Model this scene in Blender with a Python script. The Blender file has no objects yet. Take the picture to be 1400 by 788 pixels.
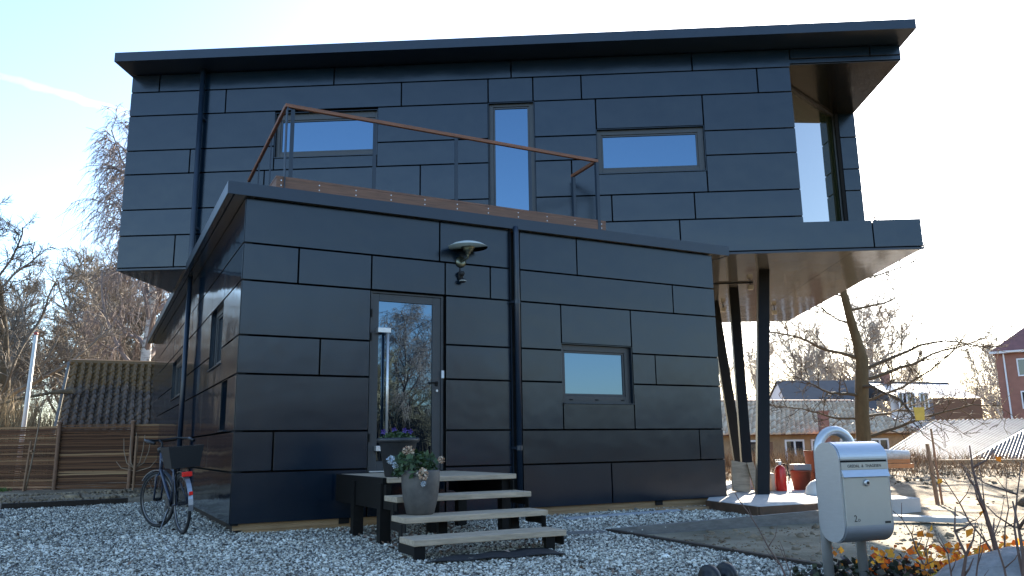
import bpy, math, random
import numpy as np
from mathutils import Vector, Matrix

# ------------------------------------------------------------------ camera, sky, sun
S = bpy.context.scene
col = S.collection
R = math.radians
CAM_H = 0.92
pitch, roll = R(11.2652), R(-0.8716)
cam_d = bpy.data.cameras.new("camera"); cam = bpy.data.objects.new("camera", cam_d); col.objects.link(cam)
cam_d.sensor_width = 36.0; cam_d.lens = 1087.47 / 1400 * 36.0
cam_d.clip_start = 0.05; cam_d.clip_end = 4000
fwd = Vector((0, math.cos(pitch), math.sin(pitch))); up0 = Vector((0, -math.sin(pitch), math.cos(pitch))); rt0 = Vector((1, 0, 0))
rt = math.cos(roll) * rt0 + math.sin(roll) * up0; up = -math.sin(roll) * rt0 + math.cos(roll) * up0
m = Matrix((rt, up, -fwd)).transposed().to_4x4(); m.translation = (0, 0, CAM_H)
cam.matrix_world = m
S.camera = cam

SUN_AZ, SUN_EL = R(20), R(22)
W = bpy.data.worlds.new("World"); S.world = W; W.use_nodes = True
wn = W.node_tree; bg = wn.nodes["Background"]
sky = wn.nodes.new("ShaderNodeTexSky"); sky.sky_type = 'NISHITA'; sky.sun_disc = False
sky.sun_elevation = SUN_EL; sky.sun_rotation = SUN_AZ; sky.air_density = 1.0; sky.dust_density = 0.8; sky.ozone_density = 2.9
sat = wn.nodes.new("ShaderNodeHueSaturation"); sat.inputs["Saturation"].default_value = 1.0
wn.links.new(sky.outputs[0], sat.inputs["Color"]); wn.links.new(sat.outputs[0], bg.inputs[0]); bg.inputs[1].default_value = 0.10
sun_d = bpy.data.lights.new("sun", 'SUN'); sun_d.energy = 5.0; sun_d.angle = R(0.5); sun_d.color = (1.0, 0.89, 0.72)
sun = bpy.data.objects.new("sun", sun_d); col.objects.link(sun)
to_sun = Vector((math.sin(SUN_AZ) * math.cos(SUN_EL), math.cos(SUN_AZ) * math.cos(SUN_EL), math.sin(SUN_EL)))
sun.rotation_euler = to_sun.to_track_quat('Z', 'Y').to_euler(); sun.location = to_sun * 60
S.view_settings.view_transform = 'Standard'; S.view_settings.look = 'None'
S.view_settings.exposure = 2.2; S.view_settings.gamma = 1.0
S.render.engine = 'CYCLES'
try:
    S.cycles.max_bounces = 6; S.cycles.glossy_bounces = 4; S.cycles.diffuse_bounces = 3
    S.cycles.caustics_reflective = False; S.cycles.caustics_refractive = False
except Exception: pass

# ------------------------------------------------------------------ helpers
class MB:
    def __init__(s): s.v = []; s.f = []
    def add(s, vs, fs):
        o = len(s.v); s.v += [tuple(p) for p in vs]; s.f += [tuple(i + o for i in f) for f in fs]; return s
    def box(s, x0, x1, y0, y1, z0, z1):
        return s.add([(x0,y0,z0),(x1,y0,z0),(x1,y1,z0),(x0,y1,z0),(x0,y0,z1),(x1,y0,z1),(x1,y1,z1),(x0,y1,z1)],
                     [(0,3,2,1),(4,5,6,7),(0,1,5,4),(1,2,6,5),(2,3,7,6),(3,0,4,7)])
    def bar(s, p, q, w, h, upv=(0,0,1)):
        p = Vector(p); q = Vector(q); d = (q - p).normalized(); upv = Vector(upv)
        if abs(d.dot(upv)) > 0.98: upv = Vector((0, 1, 0))
        a = d.cross(upv).normalized(); b = a.cross(d)
        vs = [e + a * (sx * w / 2) + b * (sy * h / 2) for e in (p, q) for sx, sy in ((-1,-1),(1,-1),(1,1),(-1,1))]
        return s.add(vs, [(3,2,1,0),(4,5,6,7),(0,1,5,4),(1,2,6,5),(2,3,7,6),(3,0,4,7)])
    def tube(s, pts, r, n=8, caps=True):
        pts = [Vector(p) for p in pts]; rs = r if isinstance(r, (list, tuple)) else [r] * len(pts)
        o = len(s.v); ref = None
        for i, p in enumerate(pts):
            d = (pts[min(i+1, len(pts)-1)] - pts[max(i-1, 0)]).normalized()
            if ref is None:
                ref = d.orthogonal().normalized()
            a = (ref - d * ref.dot(d))
            a = a.normalized() if a.length > 1e-5 else d.orthogonal().normalized()
            ref = a; b = d.cross(a)
            for k in range(n):
                t = 2 * math.pi * k / n
                s.v.append(tuple(p + (a * math.cos(t) + b * math.sin(t)) * rs[i]))
        for i in range(len(pts) - 1):
            for k in range(n):
                s.f.append((o+i*n+k, o+i*n+(k+1)%n, o+(i+1)*n+(k+1)%n, o+(i+1)*n+k))
        if caps:
            s.f.append(tuple(o + k for k in reversed(range(n)))); e = o + (len(pts)-1)*n
            s.f.append(tuple(e + k for k in range(n)))
        return s
    def lathe(s, prof, n=24, c=(0,0,0), mat=None):
        o = len(s.v); N = len(prof)
        for r, z in prof:
            for k in range(n):
                t = 2*math.pi*k/n; p = Vector((r*math.cos(t), r*math.sin(t), z))
                if mat: p = mat @ p
                s.v.append(tuple(p + Vector(c)))
        for i in range(N-1):
            for k in range(n): s.f.append((o+i*n+k, o+i*n+(k+1)%n, o+(i+1)*n+(k+1)%n, o+(i+1)*n+k))
        s.f.append(tuple(o + k for k in reversed(range(n)))); s.f.append(tuple(o+(N-1)*n+k for k in range(n)))
        return s
    def prism(s, poly, fn, lo, hi):
        o = len(s.v); n = len(poly)
        for t in (lo, hi): s.v += [tuple(fn(a, b, t)) for a, b in poly]
        s.f.append(tuple(o + i for i in range(n))); s.f.append(tuple(o + n + i for i in reversed(range(n))))
        for i in range(n): s.f.append((o+i, o+n+i, o+n+(i+1)%n, o+(i+1)%n))
        return s
    def build(s, name, mat, parent=None, loc=(0,0,0), rot=0, smooth=False, bevel=0, label=None):
        me = bpy.data.meshes.new(name); me.from_pydata(s.v, [], s.f)
        me.materials.append(mat)
        if smooth: me.polygons.foreach_set("use_smooth", [True] * len(me.polygons))
        me.update()
        o = bpy.data.objects.new(name, me); col.objects.link(o)
        o.location = loc
        o.rotation_euler = rot if isinstance(rot, (tuple, list)) else (0, 0, rot)
        if parent: o.parent = parent
        if bevel:
            b = o.modifiers.new("edge", 'BEVEL'); b.width = bevel; b.segments = 2; b.limit_method = 'ANGLE'
        if smooth == 'auto':
            pass
        if label: o["label"] = label
        return o

def mesh_np(name, V, F, mat, parent=None, loc=(0,0,0), rot=0, smooth=False):
    """F: (n,k) array of equal-size faces."""
    me = bpy.data.meshes.new(name); V = np.asarray(V, np.float32); F = np.asarray(F, np.int32)
    n, k = F.shape
    me.vertices.add(len(V)); me.vertices.foreach_set("co", V.ravel())
    me.loops.add(n*k); me.loops.foreach_set("vertex_index", F.ravel())
    me.polygons.add(n); me.polygons.foreach_set("loop_start", np.arange(0, n*k, k, dtype=np.int32))
    if smooth: me.polygons.foreach_set("use_smooth", np.ones(n, bool))
    me.update(calc_edges=True); me.validate()
    me.materials.append(mat)
    o = bpy.data.objects.new(name, me); col.objects.link(o); o.location = loc
    o.rotation_euler = rot if isinstance(rot, (tuple, list)) else (0, 0, rot)
    if parent: o.parent = parent
    return o

def tag(o, label=None, cat=None, group=None, kind=None):
    if label: o["label"] = label
    if cat: o["category"] = cat
    if group: o["group"] = group
    if kind: o["kind"] = kind
    return o
def thing(name, label, cat, loc=(0,0,0), rz=0, group=None):
    o = bpy.data.objects.new(name, None); col.objects.link(o); o.empty_display_size = 0.2
    o.location = loc; o.rotation_euler = (0, 0, rz)
    return tag(o, label, cat, group)
def copy_tree(o, parent=None):
    c = o.copy(); col.objects.link(c); c.parent = parent
    for ch in o.children: copy_tree(ch, c)
    return c

# ------------------------------------------------------------------ materials
def mat(name, color, rough=0.6, metal=0.0, ior=1.5, var=0.0, vscale=5.0, bump=0.0, bscale=40.0, island=0.0, coat=0.0, spec=None, stretch=None, trans=0.0):
    m = bpy.data.materials.new(name); m.use_nodes = True; t = m.node_tree; b = t.nodes["Principled BSDF"]
    b.inputs["Base Color"].default_value = (*color, 1); b.inputs["Roughness"].default_value = rough
    b.inputs["Metallic"].default_value = metal; b.inputs["IOR"].default_value = ior
    if coat: b.inputs["Coat Weight"].default_value = coat; b.inputs["Coat Roughness"].default_value = 0.15
    if spec is not None: b.inputs["Specular IOR Level"].default_value = spec
    if var or bump or island:
        tc = t.nodes.new("ShaderNodeTexCoord"); mp = t.nodes.new("ShaderNodeMapping"); t.links.new(tc.outputs["Object"], mp.inputs[0])
        if stretch: mp.inputs["Scale"].default_value = stretch
    if var or island:
        hs = t.nodes.new("ShaderNodeHueSaturation"); hs.inputs["Color"].default_value = (*color, 1)
        val = None
        if var:
            nz = t.nodes.new("ShaderNodeTexNoise"); nz.inputs["Scale"].default_value = vscale; nz.inputs["Detail"].default_value = 6; nz.inputs["Roughness"].default_value = 0.65
            t.links.new(mp.outputs[0], nz.inputs[0])
            mr = t.nodes.new("ShaderNodeMapRange"); mr.inputs[1].default_value = 0.25; mr.inputs[2].default_value = 0.75
            mr.inputs[3].default_value = 1 - var; mr.inputs[4].default_value = 1 + var
            t.links.new(nz.outputs[0], mr.inputs[0]); val = mr.outputs[0]
        if island:
            ge = t.nodes.new("ShaderNodeNewGeometry"); mr2 = t.nodes.new("ShaderNodeMapRange")
            mr2.inputs[3].default_value = 1 - island; mr2.inputs[4].default_value = 1 + island
            t.links.new(ge.outputs["Random Per Island"], mr2.inputs[0])
            if val is None: val = mr2.outputs[0]
            else:
                mm = t.nodes.new("ShaderNodeMath"); mm.operation = 'MULTIPLY'; t.links.new(val, mm.inputs[0]); t.links.new(mr2.outputs[0], mm.inputs[1]); val = mm.outputs[0]
        t.links.new(val, hs.inputs["Value"]); t.links.new(hs.outputs[0], b.inputs["Base Color"])
    if bump:
        n2 = t.nodes.new("ShaderNodeTexNoise"); n2.inputs["Scale"].default_value = bscale; n2.inputs["Detail"].default_value = 5
        t.links.new(mp.outputs[0], n2.inputs[0])
        bp = t.nodes.new("ShaderNodeBump"); bp.inputs["Strength"].default_value = bump; bp.inputs["Distance"].default_value = 0.02
        t.links.new(n2.outputs[0], bp.inputs["Height"]); t.links.new(bp.outputs[0], b.inputs["Normal"])
    return m

def panel_mat(name, color, r_face, r_graze, wav=0.015):
    """satin laminate: its micro-roughness smooths out towards grazing light, as lacquered board does"""
    m = mat(name, color, r_face); t = m.node_tree; b = t.nodes["Principled BSDF"]
    lw = t.nodes.new("ShaderNodeLayerWeight"); lw.inputs[0].default_value = 0.5
    mr = t.nodes.new("ShaderNodeMapRange"); mr.inputs[1].default_value = 0.45; mr.inputs[2].default_value = 0.85
    mr.inputs[3].default_value = r_face; mr.inputs[4].default_value = r_graze
    t.links.new(lw.outputs["Facing"], mr.inputs[0])
    tc = t.nodes.new("ShaderNodeTexCoord")
    nz = t.nodes.new("ShaderNodeTexNoise"); nz.inputs["Scale"].default_value = 0.9; nz.inputs["Detail"].default_value = 3
    t.links.new(tc.outputs["Object"], nz.inputs[0])
    bp = t.nodes.new("ShaderNodeBump"); bp.inputs["Strength"].default_value = 1.0; bp.inputs["Distance"].default_value = wav
    t.links.new(nz.outputs[0], bp.inputs["Height"]); t.links.new(bp.outputs[0], b.inputs["Normal"])
    n3 = t.nodes.new("ShaderNodeTexNoise"); n3.inputs["Scale"].default_value = 3.5; n3.inputs["Detail"].default_value = 8
    t.links.new(tc.outputs["Object"], n3.inputs[0])
    ad = t.nodes.new("ShaderNodeMath"); ad.operation = 'MULTIPLY_ADD'; ad.inputs[1].default_value = 0.06
    t.links.new(n3.outputs[0], ad.inputs[0]); t.links.new(mr.outputs[0], ad.inputs[2]); t.links.new(ad.outputs[0], b.inputs["Roughness"])
    ge = t.nodes.new("ShaderNodeObjectInfo"); hs = t.nodes.new("ShaderNodeHueSaturation"); hs.inputs["Color"].default_value = (*color, 1)
    m2 = t.nodes.new("ShaderNodeMapRange"); m2.inputs[3].default_value = 0.8; m2.inputs[4].default_value = 1.2
    t.links.new(ge.outputs["Random"], m2.inputs[0]); t.links.new(m2.outputs[0], hs.inputs["Value"])
    mpd = t.nodes.new("ShaderNodeMapping"); mpd.inputs["Scale"].default_value = (9, 9, .7); t.links.new(tc.outputs["Object"], mpd.inputs[0])
    nd = t.nodes.new("ShaderNodeTexNoise"); nd.inputs["Scale"].default_value = 1.0; nd.inputs["Detail"].default_value = 6; t.links.new(mpd.outputs[0], nd.inputs[0])
    md_ = t.nodes.new("ShaderNodeMapRange"); md_.inputs[1].default_value = .5; md_.inputs[2].default_value = .8; md_.inputs[3].default_value = 0; md_.inputs[4].default_value = .07; t.links.new(nd.outputs[0], md_.inputs[0])
    mx = t.nodes.new("ShaderNodeMixRGB"); mx.inputs[2].default_value = (.06, .06, .06, 1); t.links.new(md_.outputs[0], mx.inputs[0]); t.links.new(hs.outputs[0], mx.inputs[1]); t.links.new(mx.outputs[0], b.inputs["Base Color"])
    return m

def ramp_mat(name, stops, rough=0.85, scale=3.0, by='noise', bump=0.0, bscale=30.0, detail=8.0, stretch=None):
    m = bpy.data.materials.new(name); m.use_nodes = True; t = m.node_tree; b = t.nodes["Principled BSDF"]; b.inputs["Roughness"].default_value = rough
    b.inputs["Specular IOR Level"].default_value = 0.3
    rp = t.nodes.new("ShaderNodeValToRGB"); el = rp.color_ramp.elements
    while len(el) < len(stops): el.new(0.5)
    for e, (p, c) in zip(el, stops): e.position = p; e.color = (*c, 1)
    tc = t.nodes.new("ShaderNodeTexCoord"); mp = t.nodes.new("ShaderNodeMapping"); t.links.new(tc.outputs["Object"], mp.inputs[0])
    if stretch: mp.inputs["Scale"].default_value = stretch
    if by == 'island':
        ge = t.nodes.new("ShaderNodeNewGeometry"); t.links.new(ge.outputs["Random Per Island"], rp.inputs[0])
    elif by == 'object':
        ge = t.nodes.new("ShaderNodeObjectInfo"); t.links.new(ge.outputs["Random"], rp.inputs[0])
    else:
        nz = t.nodes.new("ShaderNodeTexNoise" if by == 'noise' else "ShaderNodeTexVoronoi"); nz.inputs["Scale"].default_value = scale
        if by == 'noise': nz.inputs["Detail"].default_value = detail; nz.inputs["Roughness"].default_value = 0.65
        t.links.new(mp.outputs[0], nz.inputs[0])
        t.links.new(nz.outputs[0] if by == 'noise' else nz.outputs["Color"], rp.inputs[0])
    t.links.new(rp.outputs[0], b.inputs["Base Color"])
    if bump:
        n2 = t.nodes.new("ShaderNodeTexNoise"); n2.inputs["Scale"].default_value = bscale; n2.inputs["Detail"].default_value = 8
        t.links.new(mp.outputs[0], n2.inputs[0])
        bp = t.nodes.new("ShaderNodeBump"); bp.inputs["Strength"].default_value = bump; bp.inputs["Distance"].default_value = 0.03
        t.links.new(n2.outputs[0], bp.inputs["Height"]); t.links.new(bp.outputs[0], b.inputs["Normal"])
    return m

M_panel = panel_mat("black_laminate", (0.0007, 0.0088, 0.0200), 0.19, 0.06)
M_panel.node_tree.nodes["Principled BSDF"].inputs["IOR"].default_value = 1.54
M_soffit = panel_mat("bronze_soffit_sheet", (0.54, 0.51, 0.46), 0.13, 0.06, 0.007)
M_soffit.node_tree.nodes["Principled BSDF"].inputs["Metallic"].default_value = 0.8
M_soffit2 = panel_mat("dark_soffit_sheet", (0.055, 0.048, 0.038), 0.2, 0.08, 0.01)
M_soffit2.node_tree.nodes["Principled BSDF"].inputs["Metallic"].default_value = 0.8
M_metal = mat("dark_painted_metal", (0.010, 0.020, 0.036), 0.32, var=0.15, vscale=3)
M_black = mat("black_membrane", (0.004, 0.004, 0.004), 0.9)
M_frame = mat("anthracite_window_frame", (0.035, 0.037, 0.04), 0.4, var=0.1, vscale=4)
M_glass = mat("window_glass", (0.004, 0.007, 0.012), 0.0, ior=2.7, bump=0.004, bscale=1.2)
M_steelpaint = mat("black_steel", (0.006, 0.0055, 0.005), 0.5, var=0.2, vscale=8, spec=0.2)
M_rail = mat("oiled_hardwood", (0.20, 0.075, 0.032), 0.45, var=0.35, vscale=3, stretch=(1, 8, 14), bump=0.1, bscale=25)
M_decking = mat("hardwood_deck_edge", (0.17, 0.080, 0.045), 0.55, var=0.4, vscale=3, stretch=(1, 8, 16), bump=0.15, bscale=20)
M_screw = mat("screw_steel", (0.6, 0.6, 0.6), 0.35, 1.0)
M_pine = mat("new_pine_board", (0.36, 0.23, 0.12), 0.7, var=0.3, vscale=2.5, stretch=(1, 6, 14), bump=0.15, bscale=15)
M_greywood = mat("weathered_oak", (0.42, 0.325, 0.225), 0.75, var=0.35, vscale=3, stretch=(1.2, 10, 12), bump=0.3, bscale=18)
M_steel = mat("brushed_stainless", (0.60, 0.59, 0.57), 0.36, 0.75, var=0.05, vscale=30)
M_galv = mat("mailbox_steel", (0.50, 0.52, 0.55), 0.32, 0.72, var=0.06, vscale=14, stretch=(1, 1, 6), bump=0.01, bscale=60)
M_mailface = mat("mailbox_front_steel", (0.50, 0.50, 0.47), 0.42, 0.75, var=0.04, vscale=10)
M_ink = mat("black_ink", (0.012, 0.012, 0.012), 0.5)
M_rubber = mat("black_rubber", (0.012, 0.012, 0.013), 0.7, bump=0.2, bscale=120)
M_gravelbase = ramp_mat("gravel_bed", [(0.0, (0.06, 0.058, 0.052)), (0.5, (0.20, 0.19, 0.17)), (1.0, (0.48, 0.46, 0.41))], 0.9, 45, 'voronoi', 0.8, 60)
M_stone = ramp_mat("crushed_granite", [(0.0, (0.05, 0.046, 0.038)), (0.25, (0.27, 0.245, 0.20)), (0.55, (0.60, 0.56, 0.465)), (0.8, (0.80, 0.75, 0.63)), (1.0, (0.90, 0.86, 0.75))], 0.8, by='island')
def dirt(m, scale, lo_, hi_):
    """broad damp and dusty patches over a scattered surface"""
    t = m.node_tree; b = t.nodes["Principled BSDF"]; src = b.inputs["Base Color"].links[0].from_socket
    tc = t.nodes.new("ShaderNodeTexCoord"); nz = t.nodes.new("ShaderNodeTexNoise"); nz.inputs["Scale"].default_value = scale; nz.inputs["Detail"].default_value = 5
    t.links.new(tc.outputs["Object"], nz.inputs[0]); mr = t.nodes.new("ShaderNodeMapRange"); mr.inputs[1].default_value = .3; mr.inputs[2].default_value = .7; mr.inputs[3].default_value = lo_; mr.inputs[4].default_value = hi_
    t.links.new(nz.outputs[0], mr.inputs[0]); hs = t.nodes.new("ShaderNodeHueSaturation"); t.links.new(src, hs.inputs["Color"]); t.links.new(mr.outputs[0], hs.inputs["Value"]); t.links.new(hs.outputs[0], b.inputs["Base Color"])
dirt(M_stone, .8, .72, 1.15)
M_sand = ramp_mat("sandy_soil", [(0.25, (0.085, 0.058, 0.034)), (0.45, (0.20, 0.145, 0.09)), (0.6, (0.29, 0.22, 0.14)), (0.8, (0.38, 0.30, 0.20))], 0.95, 0.9, 'noise', 0.9, 14)
M_bedsand = ramp_mat("bed_sand", [(0.25, (0.08, 0.07, 0.045)), (0.5, (0.20, 0.17, 0.115)), (0.75, (0.32, 0.28, 0.20))], 0.95, 1.6, 'noise', 0.7, 30)
M_concrete = mat("pale_concrete", (0.46, 0.44, 0.41), 0.85, var=0.12, vscale=2.0, bump=0.15, bscale=50)
M_kerbwood = mat("dark_edging_timber", (0.030, 0.021, 0.014), 0.85, var=0.4, vscale=4, stretch=(1, 8, 8), bump=0.3, bscale=20)
M_greyboard = mat("grey_edging_board", (0.15, 0.14, 0.125), 0.8, var=0.3, vscale=3, stretch=(1, 6, 10), bump=0.2, bscale=15)

# ------------------------------------------------------------------ ground
rng = np.random.default_rng(7)
def sstep(a, b, x):
    t = np.clip((x - a) / (b - a), 0, 1); return t * t * (3 - 2 * t)
def terrain(X, Y):
    z = -0.08 + 0 * X
    left = sstep(-2.5, -5.0, X)
    line = 13.9 + (X + 8.73) * 0.75
    z = z + 0.16 * left * sstep(0.0, 0.5, Y - line)
    right = sstep(3.0, 8.0, X)
    z = z - 2.1 * right * sstep(25.5, 33, Y)
    z = z + 0.25 * sstep(2.0, 6.0, X) * sstep(13, 19, Y) * (1 - sstep(24, 27, Y))
    return z
def noise2(X, Y, seed, freqs=((0.35, .5), (0.9, .3), (2.3, .2))):
    r = np.random.default_rng(seed); out = 0
    for f, a in freqs:
        for _ in range(3):
            th = r.uniform(0, 2*np.pi); ph = r.uniform(0, 2*np.pi)
            out = out + a / 3 * np.sin(2*np.pi*f*(X*np.cos(th) + Y*np.sin(th)) + ph)
    return out
def axis(lo, hi, fine_lo, fine_hi, step):
    f = np.arange(fine_lo, fine_hi, step)
    a = fine_lo - np.cumsum(np.geomspace(step, (fine_lo - lo) / 3, 22)); b = fine_hi + np.cumsum(np.geomspace(step, (hi - fine_hi) / 3, 22))
    return np.concatenate([a[::-1], f, b])
gx = axis(-900, 900, -20, 24, 0.22); gy = axis(-900, 1500, 3, 34, 0.22)
GX, GY = np.meshgrid(gx, gy)
near = (sstep(-24, -18, GX) * (1 - sstep(22, 28, GX))) * sstep(1, 3, GY) * (1 - sstep(32, 40, GY))
GZ = terrain(GX, GY) + near * noise2(GX, GY, 3) * 0.05 * (0.25 + sstep(12, 16, GY) + sstep(3, 5, GX))
V = np.stack([GX.ravel(), GY.ravel(), GZ.ravel()], 1)
ny, nx = GX.shape; idx = np.arange(ny * nx).reshape(ny, nx)
F = np.stack([idx[:-1, :-1].ravel(), idx[:-1, 1:].ravel(), idx[1:, 1:].ravel(), idx[1:, :-1].ravel()], 1)
tag(mesh_np("ground", V, F, M_sand, smooth=True), kind="structure")

# gravel yard: a sheet with a skirt, and the stones lying on it
KA, KB = (-16.5, 8.0), (-7.05, 15.1)          # timber kerb on the far side of the yard
GRAVEL = [(-26, 0.9), (-16.5, 8.0), (-8.73, 13.9), (-7.05, 15.1), (-6.2, 16.3), (-5.2, 15.5), (-3.0, 12.2), (-2.6, 12.0), (3.0, 13.2), (4.6, 11.5), (3.8, 10.15), (1.06, 8.93), (2.33, 6.05), (2.45, 5.7), (2.3, 4.6), (2.0, -4), (-26, -4)]
g = MB(); g.prism(GRAVEL, lambda a, b, t: (a, b, t), -0.25, 0.0)
tag(g.build("gravel_yard", M_gravelbase), kind="structure")
def inside(px, py, poly):
    c = np.zeros(len(px), bool); n = len(poly)
    for i in range(n):
        x0, y0 = poly[i]; x1, y1 = poly[(i+1) % n]
        hit = ((y0 > py) != (y1 > py)) & (px < (x1 - x0) * (py - y0) / (y1 - y0 + 1e-12) + x0); c ^= hit
    return c
def stones(px, py, pz, size, rg):
    n = len(px); base = np.array([(1,0,0),(-1,0,0),(0,1,0),(0,-1,0),(0,0,1),(0,0,-1)], float)
    v = base[None] * (size[:, None, None] * rg.uniform(0.45, 1.25, (n, 6, 1)))
    v += rg.normal(0, 0.16, (n, 6, 3)) * size[:, None, None]
    q = rg.normal(size=(n, 4)); q /= np.linalg.norm(q, axis=1)[:, None]; w, x, y, z = q.T
    Rm = np.stack([1-2*(y*y+z*z), 2*(x*y-z*w), 2*(x*z+y*w), 2*(x*y+z*w), 1-2*(x*x+z*z), 2*(y*z-x*w), 2*(x*z-y*w), 2*(y*z+x*w), 1-2*(x*x+y*y)], 1).reshape(n, 3, 3)
    v = np.einsum('nij,nkj->nki', Rm, v)
    v[:, :, 2] *= 0.75
    v += np.stack([px, py, pz], 1)[:, None, :]
    f = np.array([(0,2,4),(2,1,4),(1,3,4),(3,0,4),(2,0,5),(1,2,5),(3,1,5),(0,3,5)])
    Fa = (np.arange(n)[:, None, None] * 6 + f[None]).reshape(-1, 3)
    return v.reshape(-1, 3), Fa
N = 520000
th = rng.uniform(R(-42), R(36), N); rr = 4.2 * (18.5 / 4.2) ** rng.uniform(0, 1, N)      # denser near the viewer
px, py = rr * np.sin(th), rr * np.cos(th)
keep = inside(px, py, GRAVEL)
ca, sa = math.cos(R(27.68)), math.sin(R(27.68))
uu = (px + 3.167) * ca + (py - 9.116) * sa; vv = -(px + 3.167) * sa + (py - 9.116) * ca
keep &= ~((uu > 0.12) & (uu < 7.1) & (vv > 0.2))
px, py, rr = px[keep], py[keep], rr[keep]
dens = np.clip((rr / 10.0) ** 0.4, 0.6, 1.0); k2 = rng.uniform(0, 1, len(px)) < dens * 0.50
px, py, rr = px[k2], py[k2], rr[k2]
size = rng.lognormal(-4.54, 0.36, len(px)) * np.clip(rr / 8.5, 0.95, 1.25)
V, F = stones(px, py, np.full(len(px), 0.002) + rng.uniform(0, 0.012, len(px)), size, rng)
tag(mesh_np("gravel_stones", V, F, M_stone), "pale grey crushed granite gravel covering the yard around the black house", "gravel", kind="stuff")

# ------------------------------------------------------------------ the house
PX, PY = -3.16682, 9.11579
A_ROT = R(27.6799); U_ROT = R(-3.0714)
U_LOC = (-6.72305 - PX, 13.16961 - PY, 0)
house = thing("house", "black panel clad house with a flat roofed upper storey overhanging a skewed lower block", "house", (PX, PY, 0))
AN = dict(loc=(0, 0, 0), rot=A_ROT); UP = dict(loc=U_LOC, rot=U_ROT)
def a2w(u, v, z=0):
    return Vector((PX + u * math.cos(A_ROT) - v * math.sin(A_ROT), PY + u * math.sin(A_ROT) + v * math.cos(A_ROT), z))
def u2w(u, v, z=0):
    return Vector((PX + U_LOC[0] + u * math.cos(U_ROT) - v * math.sin(U_ROT), PY + U_LOC[1] + u * math.sin(U_ROT) + v * math.cos(U_ROT), z))
front = lambda a, b, z: (a, b, z)          # a along the wall, b into the building
side = lambda a, b, z: (b, a, z)
GAP = 0.011
rp_ = random.Random(5)
def panel(frame, mp, poly):
    """one cladding board from an outline in wall coordinates, edges pulled in by half a joint, hung a hair out of true"""
    n = len(poly); cx = sum(p[0] for p in poly) / n; cz = sum(p[1] for p in poly) / n
    area = sum(poly[i][0]*poly[(i+1)%n][1] - poly[(i+1)%n][0]*poly[i][1] for i in range(n)); sg = 1 if area > 0 else -1
    out = []
    for i in range(n):
        p0, p1, p2 = poly[i-1], poly[i], poly[(i+1) % n]
        d1 = (p1[0]-p0[0], p1[1]-p0[1]); d2 = (p2[0]-p1[0], p2[1]-p1[1])
        ox = oz = 0
        for d in (d1, d2):
            if abs(d[1]) > abs(d[0]): ox = -math.copysign(GAP, d[1]) * sg
            else: oz = math.copysign(GAP, d[0]) * sg
        out.append((p1[0] + ox, p1[1] + oz))
    ta, tz, tb = rp_.gauss(0, 0.0012), rp_.gauss(0, 0.0012), rp_.uniform(-0.0008, 0.0008)
    fn = lambda a, z, t: mp(a, t + tb + ta * (a - cx) * 0.5 + tz * (z - cz), z)
    m = MB(); m.prism(out, fn, 0.0, 0.011)
    o = m.build("panel", M_panel, house, frame['loc'], frame['rot'])
    b = o.modifiers.new("edge", 'BEVEL'); b.width = 0.0018; b.segments = 1
    return o
def rect(a0, a1, z0, z1): return [(a0, z0), (a1, z0), (a1, z1), (a0, z1)]
def rows(frame, mp, z0, z1, *spans):
    for a0, a1 in spans: panel(frame, mp, rect(a0, a1, z0, z1))
def chain(*xs): return list(zip(xs[:-1], xs[1:]))

# annex front
zA = [0.11, 0.68, 1.135, 1.788, 2.237, 2.888, 3.338, 3.895]
rows(AN, front, zA[6], zA[7], (0, 2.50), (2.50, 3.545), (3.70, 4.65), (4.65, 7.22))
rows(AN, front, zA[5], zA[6], *chain(0, .654, 1.572, 2.58, 3.245, 3.545), (3.70, 6.378), (6.378, 7.22))
rows(AN, front, zA[4], zA[5], (0, 1.57), (2.587, 3.545), (3.70, 4.353), (5.56, 7.22))
panel(AN, front, rect(4.353, 5.56, 2.335, zA[5]))
rows(AN, front, zA[3], zA[4], (0, .949), (.949, 1.57), (2.587, 3.545), (3.70, 4.353), (5.56, 5.979), (5.979, 7.22))
rows(AN, front, zA[2], zA[3], (0, 1.57), (2.587, 3.545), (3.70, 4.353), (5.56, 7.22))
panel(AN, front, rect(4.353, 5.56, zA[2], 1.50))
rows(AN, front, zA[1], zA[2], (0, .442), (.442, 1.57), (2.587, 3.545), (3.70, 6.742), (6.742, 7.22))
rows(AN, front, zA[0], zA[1], (0, 1.57), (2.587, 3.545), (3.70, 5.118), (5.118, 7.22))
panel(AN, front, rect(1.57, 2.587, zA[0], 0.62))
# annex long side (faces the bicycle)
sw = [(1.40, 2.62, 2.04, 2.888), (6.75, 8.70, 1.96, 2.74), (0.70, 1.18, 1.16, 1.788)]
def srow(z0, z1, *xs): rows(AN, side, z0, z1, *chain(*xs))
srow(zA[6], zA[7], .014, 3.1, 6.4, 9.0, 12.2, 14.7)
srow(zA[5], zA[6], .014, 1.40, 2.62, 5.2, 8.7, 11.0, 14.7)
rows(AN, side, zA[4], zA[5], (.014, 1.40), (2.62, 4.6), (4.6, 6.75), (8.7, 11.9), (11.9, 14.7)); panel(AN, side, rect(6.75, 8.7, 2.74, zA[5]))
rows(AN, side, zA[3], zA[4], (.014, 1.40), (2.62, 3.9), (3.9, 6.75), (8.7, 10.2), (10.2, 14.7)); panel(AN, side, rect(1.40, 2.62, zA[3], 2.04)); panel(AN, side, rect(6.75, 8.7, zA[3], 1.96))
rows(AN, side, zA[2], zA[3], (.014, .70), (1.18, 3.2), (3.2, 7.1), (7.1, 10.8), (10.8, 14.7))
srow(zA[1], zA[2], .014, 2.2, 5.4, 8.2, 11.4, 14.7)
srow(zA[0], zA[1], .014, 3.6, 6.9, 10.1, 14.7)
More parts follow.
